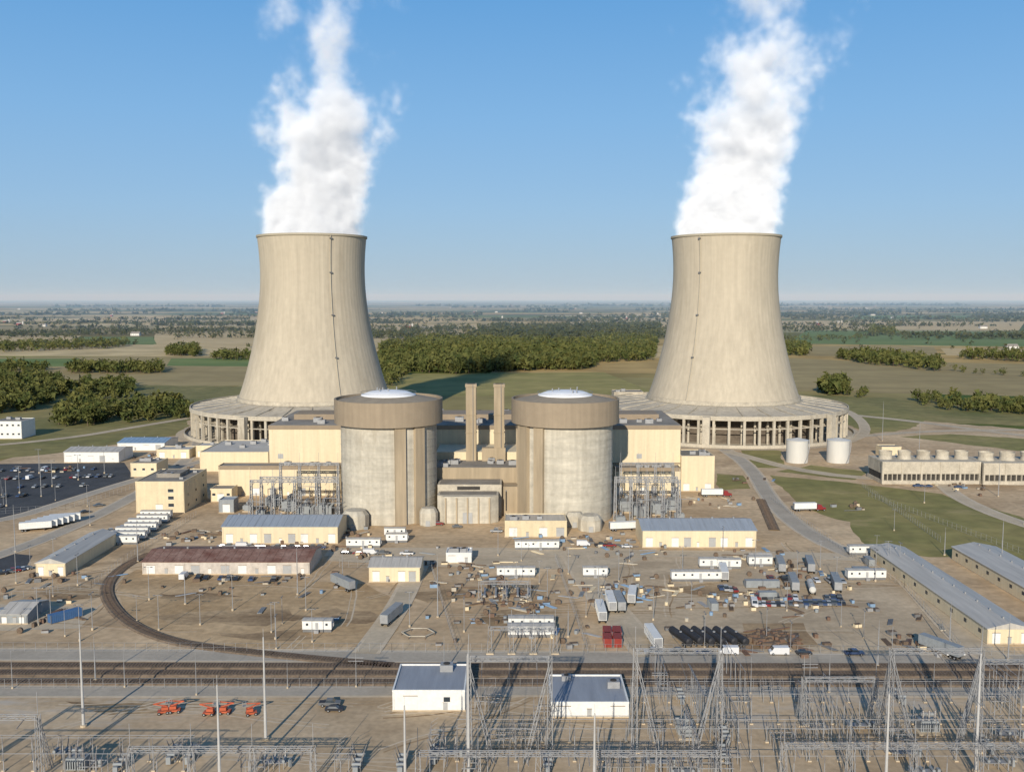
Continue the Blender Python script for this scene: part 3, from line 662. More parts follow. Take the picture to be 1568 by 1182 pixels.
def trailer_office(L=14,p=M_white,roof=M_roofl):
    b=MB(); b.box('body',p,-L/2,L/2,-1.6,1.6,.9,3.5); b.prof_x('roof',roof,[(-1.75,3.5),(1.75,3.5),(1.75,3.6),(0,3.85),(-1.75,3.6)],-L/2-.15,L/2+.15)
    b.box('skirting',M_steeld,-L/2+.1,L/2-.1,-1.5,1.5,0,.9)
    n=int(L/2.6)
    for i in range(n):
        x=-L/2+(i+.5)*L/n
        for s in (-1,1):
            if i==n//2: b.box('door',M_door,x-.45,x+.45,min(s*1.58,s*1.65),max(s*1.58,s*1.65),1.0,3.0)
            else: b.box('windows',M_glass,x-.35,x+.35,min(s*1.58,s*1.65),max(s*1.58,s*1.65),2.1,2.8)
    x=-L/2+(n//2+.5)*L/n
    b.box('steps',M_steel,x-.7,x+.7,-2.8,-1.65,0,.9); b.box('air_conditioner',M_steel,L/2,L/2+.5,-.5,.5,1.6,2.6)
    return b.mesh('office_trailer')
def semi_trailer(L=13,p=M_white,cab=False,cabp=None):
    b=MB(); b.box('box',p,-L/2,L/2,-1.28,1.28,1.2,4.0); b.box('chassis',M_black,-L/2+.3,L/2-.3,-.5,.5,.85,1.2)
    for i in range(int(L)): b.box('ribs',p,-L/2+i+.4,-L/2+i+.48,-1.31,1.31,1.2,3.98)
    wheels(b,(-L/2+1.2,-L/2+2.5),1.25,.5,.5); b.box('landing_gear',M_black,L/2-3,L/2-2.8,-.9,.9,0,.9); b.box('rear_doors',M_steel,-L/2-.05,-L/2,-1.15,1.15,1.35,3.85)
    if cab:
        c=cabp; x=L/2
        b.prof_y('cab',c,[(x-.2,.7),(x+4.6,.7),(x+4.6,1.7),(x+3.0,1.9),(x+2.5,3.0),(x+.6,3.3),(x+.5,1.3),(x-.2,1.2)],-1.15,1.15)
        b.raw('windscreen',M_glass,[(x+3.0,-1.0,1.95),(x+3.0,1.0,1.95),(x+2.55,.95,2.95),(x+2.55,-.95,2.95)],[(0,1,2,3)])
        wheels(b,(x+.6,x+3.8),1.2,.5,.4)
    return b.mesh('semi_trailer')
def tanker(L=11,p=M_black):
    b=MB(); b.tube('tank',p,(-L/2,0,2.0),(L/2,0,2.0),1.15,16); b.tube('end',p,(-L/2-.4,0,2),(-L/2,0,2),.7,16,1.15); b.tube('end',p,(L/2,0,2),(L/2+.4,0,2),1.15,16,.7)
    b.box('chassis',M_steeld,-L/2,L/2,-.5,.5,.7,1.0); wheels(b,(-L/2+1,-L/2+2.3),1.15,.5,.4); b.cyl('hatch',M_steel,0,0,3.1,3.4,.4,n=10); b.box('landing_gear',M_steeld,L/2-2,L/2-1.8,-.8,.8,0,.9)
    return b.mesh('tank_trailer')
def boomlift():
    b=MB(); b.box('chassis',M_org,-1.6,1.6,-1.1,1.1,.6,1.1); wheels(b,(-1.2,1.2),1.25,.5,.4); b.cyl('turntable',M_black,0,0,1.1,1.35,.7); b.box('engine_cover',M_org,-1.5,.5,-.95,.95,1.35,2.2)
    b.beam('lower_boom',M_org,(-1.2,0,2.2),(2.8,0,3.4),.3); b.beam('upper_boom',M_org,(2.8,0,3.4),(-1.5,0,3.8),.25)
    for x,y in ((-2.6,-.6),(-2.6,.6),(-1.5,-.6),(-1.5,.6)): b.beam('basket',M_steel,(x,y,3.2),(x,y,4.3),.08)
    b.box('basket_floor',M_steel,-2.6,-1.5,-.6,.6,3.15,3.22)
    for z in (3.8,4.3):
        b.beam('basket',M_steel,(-2.6,-.6,z),(-1.5,-.6,z),.08); b.beam('basket',M_steel,(-2.6,.6,z),(-1.5,.6,z),.08)
    return b.mesh('boom_lift')
def container(L,p):
    b=MB(); b.box('body',p,-L/2,L/2,-1.22,1.22,.15,2.7)
    for i in range(int(L/.6)): 
        x=-L/2+.3+i*.6
        b.box('corrugation',p,x-.12,x+.12,-1.27,1.27,.3,2.55)
    for x in (-L/2,L/2):
        for y in (-1.2,1.2): b.box('corner_posts',M_steeld,x-.1,x+.1,y-.1,y+.1,0,2.75)
    return b.mesh('shipping_container')
OT14=trailer_office(14); OT18=trailer_office(18); OT9=trailer_office(9); ST=semi_trailer(); STS=semi_trailer(13,M_xfmr); TRK=semi_trailer(13,M_white,True,PAINT[0]); TRKR=semi_trailer(11,M_white,True,PAINT[4]); TNK=tanker(); TNKW=tanker(10,M_tank); BL=boomlift(); CR=container(6,M_red); CB=container(10,M_blue); CW=container(6,M_xfmr)
def at(name,me,u,v,deg=0,sc=1):
    x,y=G(u,v); return inst(name,me,x,y,math.radians(deg),0,sc)
for u,v,me in ((557,837,OT14),(608,829,OT9),(822,840,OT18),(790,882,OT14),(813,973,OT14),(813,961,OT14),(911,882,OT9),(1065,888,OT18),(1088,868,OT9),(1115,869,OT9),(1163,865,OT9),(1325,848,OT14),(1325,886,OT14),(487,965,OT9),(605,820,OT9)): at('office_trailer',me,u,v,R.uniform(-1,1))
for k in range(7): at('office_trailer',OT14,186+(k%2)*4+k*9,832-k*6.5,0)
for k in range(6): at('semi_trailer',ST,55+k*9,812-k*2.5,20)
for k in range(6): at('tank_trailer',TNK,1042+k*17,982+R.uniform(-1,1),108)
for u,v,d,me,n in ((920,945,90,TRK,'semi_truck'),(935,930,90,ST,'semi_trailer'),(948,930,92,STS,'semi_trailer'),(1000,985,95,ST,'semi_trailer'),(968,920,80,TRKR,'semi_truck'),(525,900,130,STS,'semi_trailer'),(600,950,75,STS,'semi_trailer'),(100,948,50,CB,'shipping_container'),(30,946,30,STS,'semi_trailer'),(955,812,10,TRK,'semi_truck'),(1215,900,80,STS,'semi_trailer'),(1242,905,78,TNKW,'tank_trailer'),(1280,900,78,STS,'semi_trailer'),(1195,872,80,STS,'semi_trailer'),(1240,872,78,STS,'semi_trailer'),(1108,884,82,ST,'semi_trailer'),(1232,782,5,TRKR,'semi_truck'),(1090,760,0,TRKR,'semi_truck'),(1440,1000,120,STS,'semi_trailer')): at(n,me,u,v,d)
for u,v in ((930,986),(945,986),(930,976),(945,976)): at('shipping_container',CR,u,v,88)
for i in range(6): at('shipping_container',CW,R.uniform(1000,1380),R.uniform(860,940),R.choice([0,90]))
for u,v,d in ((250,1092,200),(268,1090,10),(345,1092,0),(320,1094,180),(385,1094,20)): at('boom_lift',BL,u,v,d,.8)
def cars(u0,v0,u1,v1,n,deg,fill=.85):
    for i in range(n):
        if R.random()>fill: continue
        t=i/max(1,n-1); nm,me=R.choice(CARS); at(nm,me,u0+(u1-u0)*t,v0+(v1-v0)*t,deg+R.uniform(-3,3)+R.choice([0,180]))
cars(-20,722,150,719,30,90,.35); cars(-20,735,170,730,30,90,.45); cars(-20,748,150,744,24,90,.3); cars(-20,762,100,758,18,90,.3); cars(-40,778,50,775,10,90,.4)
cars(1155,927,1290,925,20,80); cars(1160,916,1285,918,14,80,.7); cars(1090,900,1125,905,6,90); cars(170,815,240,795,9,20,.7); cars(270,885,420,889,14,90,.6)
cars(0,880,40,872,7,30,.9); cars(1390,745,1530,748,10,0,.6); cars(1180,888,1290,892,12,90,.7); cars(1400,988,1460,1000,8,110,.8); cars(640,800,760,815,5,0,.6); cars(530,848,660,850,8,0,.5);cars(880,835,960,838,7,0,.6)
cars(505,1080,512,1088,2,0,1); cars(1000,1000,1500,1004,14,0,.3); cars(340,838,500,840,16,0,.5); cars(100,800,150,775,6,35,.7)
def stock(u,v,n,spread,cols,name='material_stockpile'):
    x,y=G(u,v); b=MB(); n=int(n*.7)
    for i in range(n):
        px,py=x+R.gauss(0,spread),y+R.gauss(0,spread*.8); m=R.choice(cols); k=R.random()
        if k<.5: 
            w,d,h=R.uniform(.8,2.6),R.uniform(.8,1.8),R.uniform(.4,1.4); b.obox('crates',m,px,py,0,w,d,h,R.uniform(0,.3)); b.obox('pallets',M_wood,px,py,h,w*.9,d*.9,.12,R.uniform(0,.3))
        elif k<.75:
            a=R.uniform(0,3.14)
            for j in range(4): b.tube('pipes',m,(px-math.cos(a)*3+j*.4,py-math.sin(a)*3,.2+.02*j),(px+math.cos(a)*3+j*.4,py+math.sin(a)*3,.2+.02*j),.18)
        elif k<.9: b.cyl('drums',m,px,py,0,1.1,.6,n=12)
        else: b.tube('cable_reel',M_wood,(px,py,.9),(px,py+.8,.9),.9,14)
    b.single(name,(x,y,0))
cl=[M_steel,M_steeld,M_wood,M_bluet,M_xfmr,M_cream,M_rust,M_ring,M_wood]
for u,v,n,s in ((1180,985,90,5),(1188,975,60,4),(780,920,50,9),(830,930,30,6),(960,905,40,6),(1220,880,40,10),(1215,922,50,12),(1120,925,30,8),(440,835,30,8),(300,822,40,8),(700,905,16,8),(1420,990,20,5),(85,950,20,6),(570,848,30,12),(900,835,50,14),(950,845,30,10),(700,870,40,10),(360,890,40,14),(1150,855,30,8),(1300,775,15,7),(1390,735,20,9),(1480,748,20,9),(280,720,30,10),(90,720,20,10),(200,700,25,10),(520,820,30,7),(1100,770,25,10),(1130,735,12,8),(60,895,30,12),(860,975,20,6),(1340,950,20,14),(1060,940,16,14),(450,905,14,16),(760,890,30,10),(870,910,24,9),(1000,900,30,10),(740,960,24,9)): stock(u,v,n,s,cl if u not in (1180,1188) else [M_rust,M_wood,M_rust,M_steeld])

# ---------------------------------------------------------------- transformers and steel
def transformer(big=1.0):
    b=MB(); s=big
    b.box('tank',M_xfmr,-3*s,3*s,-1.8*s,1.8*s,.5,4.5*s); b.box('plinth',M_conc,-4*s,4*s,-3*s,3*s,0,.5)
    for i in range(8):
        x=-2.6*s+i*.75*s
        for sg in (-1,1): b.box('radiators',M_xfmr,x-.12,x+.12,min(sg*1.8*s,sg*3*s),max(sg*1.8*s,sg*3*s),1.0,4.0*s)
    b.tube('conservator',M_xfmr,(-2.5*s,0,6.2*s),(2*s,0,6.2*s),.6*s,12)
    for x in (-2,0,2):
        for k in range(5): b.cyl('bushings',M_insul,x*s,-.8*s,4.5*s+k*.5,4.5*s+k*.5+.3,.32,.2,n=8)
        b.cyl('bushings',M_insul,x*s,-.8*s,4.5*s,4.5*s+3,.13,n=6)
    for x in (-2,1.8): b.box('supports',M_xfmr,x*s-.1,x*s+.1,-.1,.1,4.5*s,5.8*s)
    return b.mesh('power_transformer')
TF=transformer(1.2); TFs=transformer(.7)
for u,v in ((470,790),(445,782),(498,788),(420,775),(980,790),(1008,786),(958,782),(1030,780)): at('power_transformer',TF,u,v,90)
for u,v in ((400,790),(520,795),(380,782),(950,800),(1040,795)): at('power_transformer',TFs,u,v,90)
def lattice(b,part,p0,p1,w0,w1,n,m=None,t=.12,td=.08):
    m=m or M_steel; p0=Vector(p0);p1=Vector(p1);d=(p1-p0).normalized(); a=Vector((0,0,1)) if abs(d.z)<.7 else Vector((0,1,0)); u=d.cross(a).normalized(); w=d.cross(u).normalized()
    def c(k,q): 
        s=(w0+(w1-w0)*q/n)/2; sg=((-1,-1),(1,-1),(1,1),(-1,1))[k%4]; return p0+(p1-p0)*(q/n)+u*sg[0]*s+w*sg[1]*s
    for k in range(4):
        b.beam(part,m,c(k,0),c(k,n),t)
        for q in range(n):
            if (q+k)%2: b.beam(part,m,c(k,q),c(k+1,q+1),td)
            else: b.beam(part,m,c(k+1,q),c(k,q+1),td)
def insul(b,x,y,z0,h,r=.16):
    b.cyl('insulators',M_insul,x,y,z0,z0+h,r*.5,n=6)
    n=int(h/.3)
    for k in range(n): b.cyl('insulators',M_insul,x,y,z0+k*h/n,z0+k*h/n+.1,r,r*.8,n=7)
def gantry(x0,x1,y,h,bays=1,name='switchyard_gantry',legs=True,t=.12):
    b=MB(); xs=[x0+(x1-x0)*i/bays for i in range(bays+1)]
    for x in xs:
        lattice(b,'columns',(x,y,0),(x,y,h),1.3,.8,int(h/1.9),t=t,td=t*.55)
        if legs: lattice(b,'raking_legs',(x,y+h*.32,0),(x,y,h*.93),.9,.5,int(h/2),t=t,td=t*.5)
        b.beam('lightning_spike',M_steel,(x,y,h),(x,y,h+5),.1)
        b.obox('footings',M_conc,x,y,0,2.2,2.2,.4)
    for a,c in zip(xs[:-1],xs[1:]):
        lattice(b,'crossbeam',(a,y,h-.6),(c,y,h-.6),.9,.9,int((c-a)/1.7),t=t,td=t*.55)
        for k in range(3):
            xx=a+(c-a)*(k+.5)/3
            for j in range(10): b.tube('strain_insulators',M_insul,(xx,y-.6-j*.3,h-1-j*.06),(xx,y-.8-j*.3,h-1-j*.06),.13,7)
    b.single(name)
def wire(b,p0,p1,sag,n=8,w=.05):
    P=[]
    for i in range(n+1):
        t=i/n; P.append((p0[0]+(p1[0]-p0[0])*t,p0[1]+(p1[1]-p0[1])*t,p0[2]+(p1[2]-p0[2])*t-sag*4*t*(1-t)))
    for a,c in zip(P[:-1],P[1:]): b.tube('wires',M_steeld,a,c,w,4,caps=False)
gy=[]
for u0,u1,vb,h in ((718,842,1165,24),(972,1102,1150,24),(1363,1500,1150,24),(1230,1340,1110,12),(-60,60,1190,14)):
    y=D(vb); a=X(u0,y,h/2);c=X(u1,y,h/2); gantry(a,c,y,h,1); gy.append((a,c,y,h))
for a,c,y,h in gy[:3]:
    b=MB()
    for x,s in ((a,1),(c,-1)):
        lattice(b,'splayed_leg',(x+s*5.5,y-1,0),(x,y-.2,h*.93),.8,.45,12,t=.11,td=.06)
    b.single('gantry_brace')
for u0,u1,vb,h,n in ((1500,1640,1080,12,2),(640,1100,1205,8,5),(1200,1600,1200,9,4),(200,480,1198,8,3),(750,850,1000,8,3),(735,810,920,7,2)):
    y=D(vb); gantry(X(u0,y,h/2),X(u1,y,h/2),y,h,n,legs=h>12)
# dead-end steel over the transformer yards either side of the containments
for u0,u1,vb,h,n in ((385,518,797,19,4),(400,518,783,17,4),(430,518,772,21,3),(942,1040,797,19,4),(942,1036,783,17,4),(950,1030,772,21,3)):
    y=D(vb); gantry(X(u0,y,h/2),X(u1,y,h/2),y,h,n,legs=False,t=.26)
b=MB()
for u0,u1 in ((380,520),(942,1042)):
    for k in range(34):
        u=R.uniform(u0,u1);v=R.uniform(770,806);x,y=G(u,v);h=R.uniform(4,11)
        b.tube('posts',M_steel,(x,y,0),(x,y,h),.16,6); insul(b,x,y,h,1.8,.28)
        if k%2: b.tube('bus_tube',M_steel,(x,y,h+1.8),(x+R.choice([-6,6]),y,h+1.8),.13,6)
b.single('bus_support_row')
b=MB()
for a,c,y,h in gy[:3]:
    for k in range(3):
        xx=a+(c-a)*(k+.5)/3
        wire(b,(xx,y-3,h-1.5),(xx,y-75,h-4),3); wire(b,(xx,y+.3,h-1),(xx,y+55,10),3,8,.035)
b.single('overhead_conductor')
def busrow(y,x0,x1,h,step,name='bus_support_row'):
    b=MB(); x=x0
    while x<x1:
        b.tube('posts',M_steel,(x,y,0),(x,y,h-1.6),.11,6); insul(b,x,y,h-1.6,1.5,.13); b.obox('footings',M_conc,x,y,0,.8,.8,.3); x+=step
    b.tube('bus_tube',M_steel,(x0,y,h),(min(x,x1),y,h),.07,6); b.single(name)
def disc_switch():
    b=MB()
    for y in (-2.5,0,2.5):
        for x in (-1.5,1.5): b.tube('legs',M_steel,(x,y,0),(x,y,3.2),.08,4); insul(b,x,y,3.3,1.5,.12)
        b.beam('frame',M_steel,(-1.9,y,3.25),(1.9,y,3.25),.14); b.beam('blade',M_steel,(-1.5,y,4.9),(.2,y,6.2),.06); 
    for x in (-1.5,1.5): b.beam('frame',M_steel,(x,-2.7,3.1),(x,2.7,3.1),.12)
    return b.mesh('disconnect_switch')
def breaker():
    b=MB(); b.box('cabinet',M_xfmr,-.5,.5,-3.8,-3.2,.4,2.0)
    for y in (-2.2,0,2.2):
        b.tube('tank',M_xfmr,(-1.0,y,1.9),(1.0,y,1.9),.34,10)
        for x,s in ((-.8,-1),(.8,1)):
            b.tube('bushing',M_insul,(x,y,2.1),(x+s*.8,y,4.2),.14,8,.08)
        for x in (-.8,.8): b.beam('legs',M_steel,(x,y,0),(x,y,1.6),.12)
    b.box('frame',M_steel,-.9,.9,-2.8,2.8,1.35,1.45)
    return b.mesh('circuit_breaker')
DS=disc_switch(); BK=breaker()
yv=[D(v) for v in (1075,1092,1108,1122,1136,1150,1165,1180,1195)]
ch=(X(835,D(1098)),X(975,D(1098))); 
def nearhouse(x,y): return (X(590,D(1088))<x<X(722,D(1088)) or ch[0]<x<ch[1]) and D(1100)-5<y<D(1088)+24
for i,y in enumerate(yv):
    if i%2==0: busrow(y,X(985 if i<3 else 700,y),X(1620,y),5.5+(i%4),6.5)
    if i>5: busrow(y,X(-40,y),X(300 if i<8 else 560,y),6+(i%2)*1.5,6.5)
    for k in range(13):
        u=R.uniform(-40,1620)
        if u<640 and (i<5 or (u>300 and i<7)): continue
        x=X(u,y+1.5)
        if nearhouse(x,y): continue
        if R.random()<.7: inst('disconnect_switch',DS,x,y+1.5,R.choice([0,math.pi/2]))
        else: inst('circuit_breaker',BK,x,y+1.5,R.choice([0,math.pi/2]))
for k in range(12):
    y=R.uniform(D(1195),D(1080)); u=R.uniform(720,1600); x=X(u,y)
    if nearhouse(x,y) or nearhouse(x,y+20): continue
    b=MB(); L=R.uniform(14,26)
    for j in range(int(L/5)+1): b.tube('posts',M_steel,(x,y+j*5,0),(x,y+j*5,7.4),.1,6); insul(b,x,y+j*5,7.4,1.5,.13)
    b.tube('bus_tube',M_steel,(x,y,9),(x,y+L,9),.07,6); b.single('bus_support_row')
for u,v in ((120,1178),(1050,1125),(1420,1120)): at('power_transformer',TFs,u,v,R.choice([0,90]))
M_pole=mat('pale_galvanised_pole',(.42,.41,.39),.55,.1,.4)
def mast(u,vb,vt,r=.45,name='lightning_mast',arms=False,m=None):
    y=D(vb); z=Z(vt,y); x=X(u,y,z/2); b=MB(); m=m or M_pole
    b.tube('pole',m,(x,y,0),(x,y,z),r,10,r*.4); b.cyl('base',M_conc,x,y,0,.5,r*2,n=10); b.beam('spike',m,(x,y,z),(x,y,z+2),.06)
    if arms:
        for q in (.8,.9): b.beam('arms',m,(x-2.0,y,z*q),(x+2.0,y,z*q),.14)
    b.single(name)
for u,vb,vt in ((125,1112,968),(405,1132,975),(335,1230,1048),(620,1240,1080),(910,1250,1092),(1358,1250,1062),(1498,1180,1000),(717,1190,1000)): mast(u,vb,vt,.38)
for u,vb,vt in ((670,945,858),(1352,675,618),(145,1042,985),(210,860,800),(455,910,845),(283,925,880),(62,760,705),(22,845,780),(680,1030,985),(1270,1060,1015),(870,975,935),(1447,850,815),(1535,870,800),(1455,1000,930),(1530,760,700),(1345,1020,960),(1545,1010,950),(1408,700,650)): mast(u,vb,vt,.22,'utility_pole',False,M_steel)
for u in (18,190,300,440,545,1010,1150,1240,1430,1560): 
    vb=R.uniform(1050,1064); mast(u,vb,vb-R.uniform(32,58),.13,'utility_pole',R.random()<.3,M_steel)
def lamp():
    b=MB(); b.tube('pole',M_steel,(0,0,0),(0,0,11),.12,6,.08); b.beam('arm',M_steel,(-1.0,0,11),(1.0,0,11),.1)
    for x in (-1.1,1.1): b.box('head',M_steeld,x-.3,x+.3,-.2,.2,10.85,11.05)
    b.cyl('base',M_conc,0,0,0,.7,.35,n=8); return b.mesh('street_lamp')
LP=lamp()
for k in range(100):
    u=R.uniform(-20,1600); v=R.choice([R.uniform(700,1000),R.uniform(830,1000)])
    if 500<u<960 and v<845: continue
    if 200<u<520 and v<885: continue
    if 975<u<1165 and v<840 : continue
    if u>1380 and v>850: continue
    at('street_lamp',LP,u,v,R.choice([0,90]),R.uniform(.75,1.1))
for u,v in ((30,755),(80,745),(120,735),(160,725),(60,725),(10,775)): at('street_lamp',LP,u,v,0,1.3)
def fence(pts,h=2.6,px=True):
    P=[G(*p) for p in pts]; b=MB()
    for a,c in zip(P[:-1],P[1:]):
        a=Vector(a);c=Vector(c);L=(c-a).length;n=max(1,int(L/3.2))
        for i in range(n+1):
            q=a+(c-a)*i/n; b.beam('posts',M_steel,(q.x,q.y,0),(q.x,q.y,h),.07)
        for z in (.1,h*.5,h): b.beam('rails',M_steel,(a.x,a.y,z),(c.x,c.y,z),.04)
    b.single('chain_link_fence')
fence([(-200,996),(600,998),(1100,1000),(1800,1006)]); fence([(-200,1054),(590,1052),(1700,1054)])
fence([(300,790),(190,860),(140,900),(0,920),(-100,930)]); fence([(1180,765),(1300,850),(1385,900),(1470,995)]); fence([(520,868),(660,870),(700,1000)]); fence([(-50,790),(100,780),(300,720)]); fence([(1330,760),(1568,850),(1650,880)]); fence([(1320,745),(1440,830)])
fence([(850,856),(900,1000)])
b=MB()
for k in range(5):
    x,y=G(742+k*17,918); b.tube('pipe',M_steel,(x,y,1.2),(x,y+9,1.2),.4,10); b.box('saddle',M_conc,x-.6,x+.6,y+2,y+3,0,.9)
b.single('pipe_rack')
b=MB(); x,y=G(640,972)
for a in range(6):
    t=a*math.pi/3; b.beam('ring',M_ring,(x+5*math.cos(t),y+4*math.sin(t),.9),(x+5*math.cos(t+math.pi/3),y+4*math.sin(t+math.pi/3),.9),.25); b.beam('ring_posts',M_wood,(x+5*math.cos(t),y+4*math.sin(t),0),(x+5*math.cos(t),y+4*math.sin(t),1),.2)
b.single('timber_barrier')

# ---------------------------------------------------------------- trees
def inpoly(x,y,P):
    c=False;j=len(P)-1
    for i in range(len(P)):
        if (P[i][1]>y)!=(P[j][1]>y) and x<(P[j][0]-P[i][0])*(y-P[i][1])/(P[j][1]-P[i][1])+P[i][0]: c=not c
        j=i
    return c
def trees_mesh(name,T,N,m,leaf=.34):
    T=np.array(T); n=len(T)
    if n==0: return
    d=NP.normal(size=(n,N,3)); d/=np.linalg.norm(d,axis=2,keepdims=True)
    rad=NP.uniform(.35,1,size=(n,N,1))**.5
    ph=NP.uniform(0,6.28,size=(n,1)); lump=1+.22*np.sin(np.arctan2(d[:,:,1],d[:,:,0])*3+ph)+.15*np.sin(d[:,:,2]*5+ph*2)
    p=d*rad*lump[:,:,None]
    h=T[:,2][:,None];r=T[:,3][:,None]
    c=np.stack([T[:,0][:,None]+p[:,:,0]*r,T[:,1][:,None]+p[:,:,1]*r,h*.56+p[:,:,2]*h*.42],axis=2)
    o=NP.normal(size=(n,N,3,3))*(r[:,:,None,None]*leaf)
    V=(c[:,:,None,:]+o).reshape(-1,3); V[:,2]=np.maximum(V[:,2],.1); nt=n*N
    ang=np.array([0,2.09,4.19]); tv=np.zeros((n,6,3)); tr=(T[:,3]*.09)[:,None]
    tv[:,:3,0]=T[:,0][:,None]+np.cos(ang)*tr; tv[:,:3,1]=T[:,1][:,None]+np.sin(ang)*tr; tv[:,3:,0]=T[:,0][:,None]+np.cos(ang)*tr*.5; tv[:,3:,1]=T[:,1][:,None]+np.sin(ang)*tr*.5; tv[:,3:,2]=(T[:,2]*.6)[:,None]
    allv=np.concatenate([V,tv.reshape(-1,3)]); base=len(V)
    f=np.arange(nt*3).reshape(-1,3); q=np.array([[0,1,4],[0,4,3],[1,2,5],[1,5,4],[2,0,3],[2,3,5]]); tf=(base+np.arange(n)[:,None,None]*6+q[None]).reshape(-1,3)
    Fc=np.concatenate([f,tf]); me=bpy.data.meshes.new(name)
    me.vertices.add(len(allv)); me.vertices.foreach_set('co',allv.astype(np.float32).ravel()); me.loops.add(Fc.size); me.loops.foreach_set('vertex_index',Fc.astype(np.int32).ravel())
    me.polygons.add(len(Fc)); me.polygons.foreach_set('loop_start',np.arange(0,Fc.size,3,dtype=np.int32)); me.polygons.foreach_set('loop_total',np.full(len(Fc),3,dtype=np.int32))
    me.materials.append(m); me.materials.append(M_wood); me.polygons.foreach_set('material_index',np.concatenate([np.zeros(len(f),np.int32),np.ones(len(tf),np.int32)])); me.update(calc_edges=True)
    ob=bpy.data.objects.new(name,me); bpy.context.collection.objects.link(ob)
def wood(name,pts,sp,h,N,m=None,fill=1.0,leaf=.3):
    P=[G(*p) for p in pts]; xs=[p[0] for p in P];ys=[p[1] for p in P]; T=[]
    y=min(ys)
    while y<max(ys):
        x=min(xs)
        while x<max(xs):
            xx=x+R.uniform(-.45,.45)*sp; yy=y+R.uniform(-.45,.45)*sp
            if inpoly(xx,yy,P) and R.random()<fill:
                hh=h*R.uniform(.65,1.2); T.append((xx,yy,hh,min(hh*.42,sp*.75)*R.uniform(.8,1.15)))
            x+=sp
        y+=sp
    trees_mesh(name,T,N,m or M_leaf,leaf)
wood('woodland',[(622,570),(700,573),(800,568),(905,566),(918,530),(640,524)],13,18,80)
wood('woodland',[(905,556),(1000,552),(1005,520),(915,518)],15,16,50)
wood('woodland',[(570,596),(600,596),(640,560),(640,524),(585,530)],15,15,50,fill=.8)
wood('woodland',[(-60,640),(60,628),(108,600),(90,584),(-60,580)],10,15,130,fill=.7,leaf=.25)
wood('woodland',[(85,655),(200,648),(292,640),(280,622),(180,628),(95,630)],10,13,140,fill=.6,leaf=.25)
wood('woodland',[(110,625),(210,612),(200,590),(100,590)],12,13,90,fill=.45)
wood('hedgerow_trees',[(104,572),(252,572),(245,564),(110,563)],12,13,60)
wood('hedgerow_trees',[(-40,572),(70,570),(68,563),(-40,562)],12,12,60,fill=.7)
wood('hedgerow_trees',[(-40,540),(60,538),(200,532),(200,527),(-40,528)],18,15,35,fill=.9)
wood('hedgerow_trees',[(-40,515),(400,513),(400,509),(-40,509)],24,14,22,M_leafd,.7)
wood('hedgerow_trees',[(255,545),(308,546),(300,536),(262,536)],13,15,50)
wood('hedgerow_trees',[(325,552),(392,552),(395,545),(330,545)],14,14,40)
wood('hedgerow_trees',[(1260,606),(1292,606),(1290,596),(1262,596)],9,18,140)
wood('hedgerow_trees',[(1295,608),(1330,610),(1330,604),(1298,602)],11,11,90,fill=.5)
wood('hedgerow_trees',[(1278,550),(1330,558),(1445,570),(1440,556),(1350,545),(1290,543)],15,15,50,fill=.85)
wood('hedgerow_trees',[(1385,618),(1450,628),(1700,645),(1700,630),(1460,614),(1400,612)],11,11,80,fill=.6)
wood('hedgerow_trees',[(1470,550),(1700,560),(1700,550),(1475,544)],16,15,40)
wood('hedgerow_trees',[(1450,570),(1700,585),(1700,582),(1460,567)],16,9,40,fill=.6)
wood('hedgerow_trees',[(1195,545),(1240,546),(1235,530),(1200,528)],16,16,40)
wood('hedgerow_trees',[(1190,524),(1330,520),(1330,517),(1190,518)],22,12,25,fill=.6)
wood('hedgerow_trees',[(1330,513),(1370,514),(1368,506),(1335,505)],20,18,25)
wood('hedgerow_trees',[(560,520),(700,508),(700,503),(560,510)],24,14,25,M_leafd,.7)
wood('woodland',[(690,524),(1010,522),(1010,497),(760,500)],27,16,24,M_leafd,.8,.45)
T=[]
for k in range(150):
    v=457+ (R.random()**1.2)*58+4.5; yy=D(v); u=R.uniform(-60,1630)
    if yy>15000: continue
    x=X(u,yy); L=R.uniform(80,560)*min(3.2,yy/2600); dep=R.uniform(8,38)*max(1,yy/5000); sp=max(14,yy*.005); ang=R.choice([0,0,0,.06,-.1])
    xx=0; fl=R.uniform(.6,1)
    while xx<L:
        for j in range(max(1,int(dep/sp))):
            if R.random()<fl:
                hh=R.uniform(8,16); T.append((x+xx+R.uniform(-.4,.4)*sp,yy+j*sp+math.sin(ang)*xx+R.uniform(-.3,.3)*sp,hh,max(hh*.42,sp*.5)))
        xx+=sp*.9
for k in range(200):
    v=457+(R.random()**1.1)*80+5; yy=D(v); 
    if yy<12000: hh=R.uniform(7,14); T.append((X(R.uniform(-60,1630),yy),yy,hh,hh*.5))
T=[t for t in T if not (t[1]<1450 and abs(t[0])<300)]
trees_mesh('distant_tree_belt',T[:20000],14,M_leafd,.45)
def farmhouse(wallm,roofm,w,d,h,silo):
    b=MB(); b.box('walls',wallm,-w/2,w/2,-d/2,d/2,0,h); b.prof_x('roof',roofm,[(-d/2-.5,h),(d/2+.5,h),(0,h+d*.35)],-w/2-.4,w/2+.4)
    for i in range(4): b.box('windows',M_glass,-w/2+(i+.5)*w/4-.6,-w/2+(i+.5)*w/4+.6,-d/2-.08,-d/2-.02,h*.4,h*.7)
    if silo: b.cyl('silo',M_tank,w/2+5,0,0,h*2,3,n=16); b.cyl('silo_cap',M_steel,w/2+5,0,h*2,h*2+2,3,.2,n=16)
    return b.mesh('farmstead')
FH=[farmhouse(M_white,M_roofl,14,8,5,True),farmhouse(M_red,M_roofl,18,10,7,True),farmhouse(M_white,M_roofg,20,12,5,False),farmhouse(M_tank,M_roofl,26,12,5,False)]
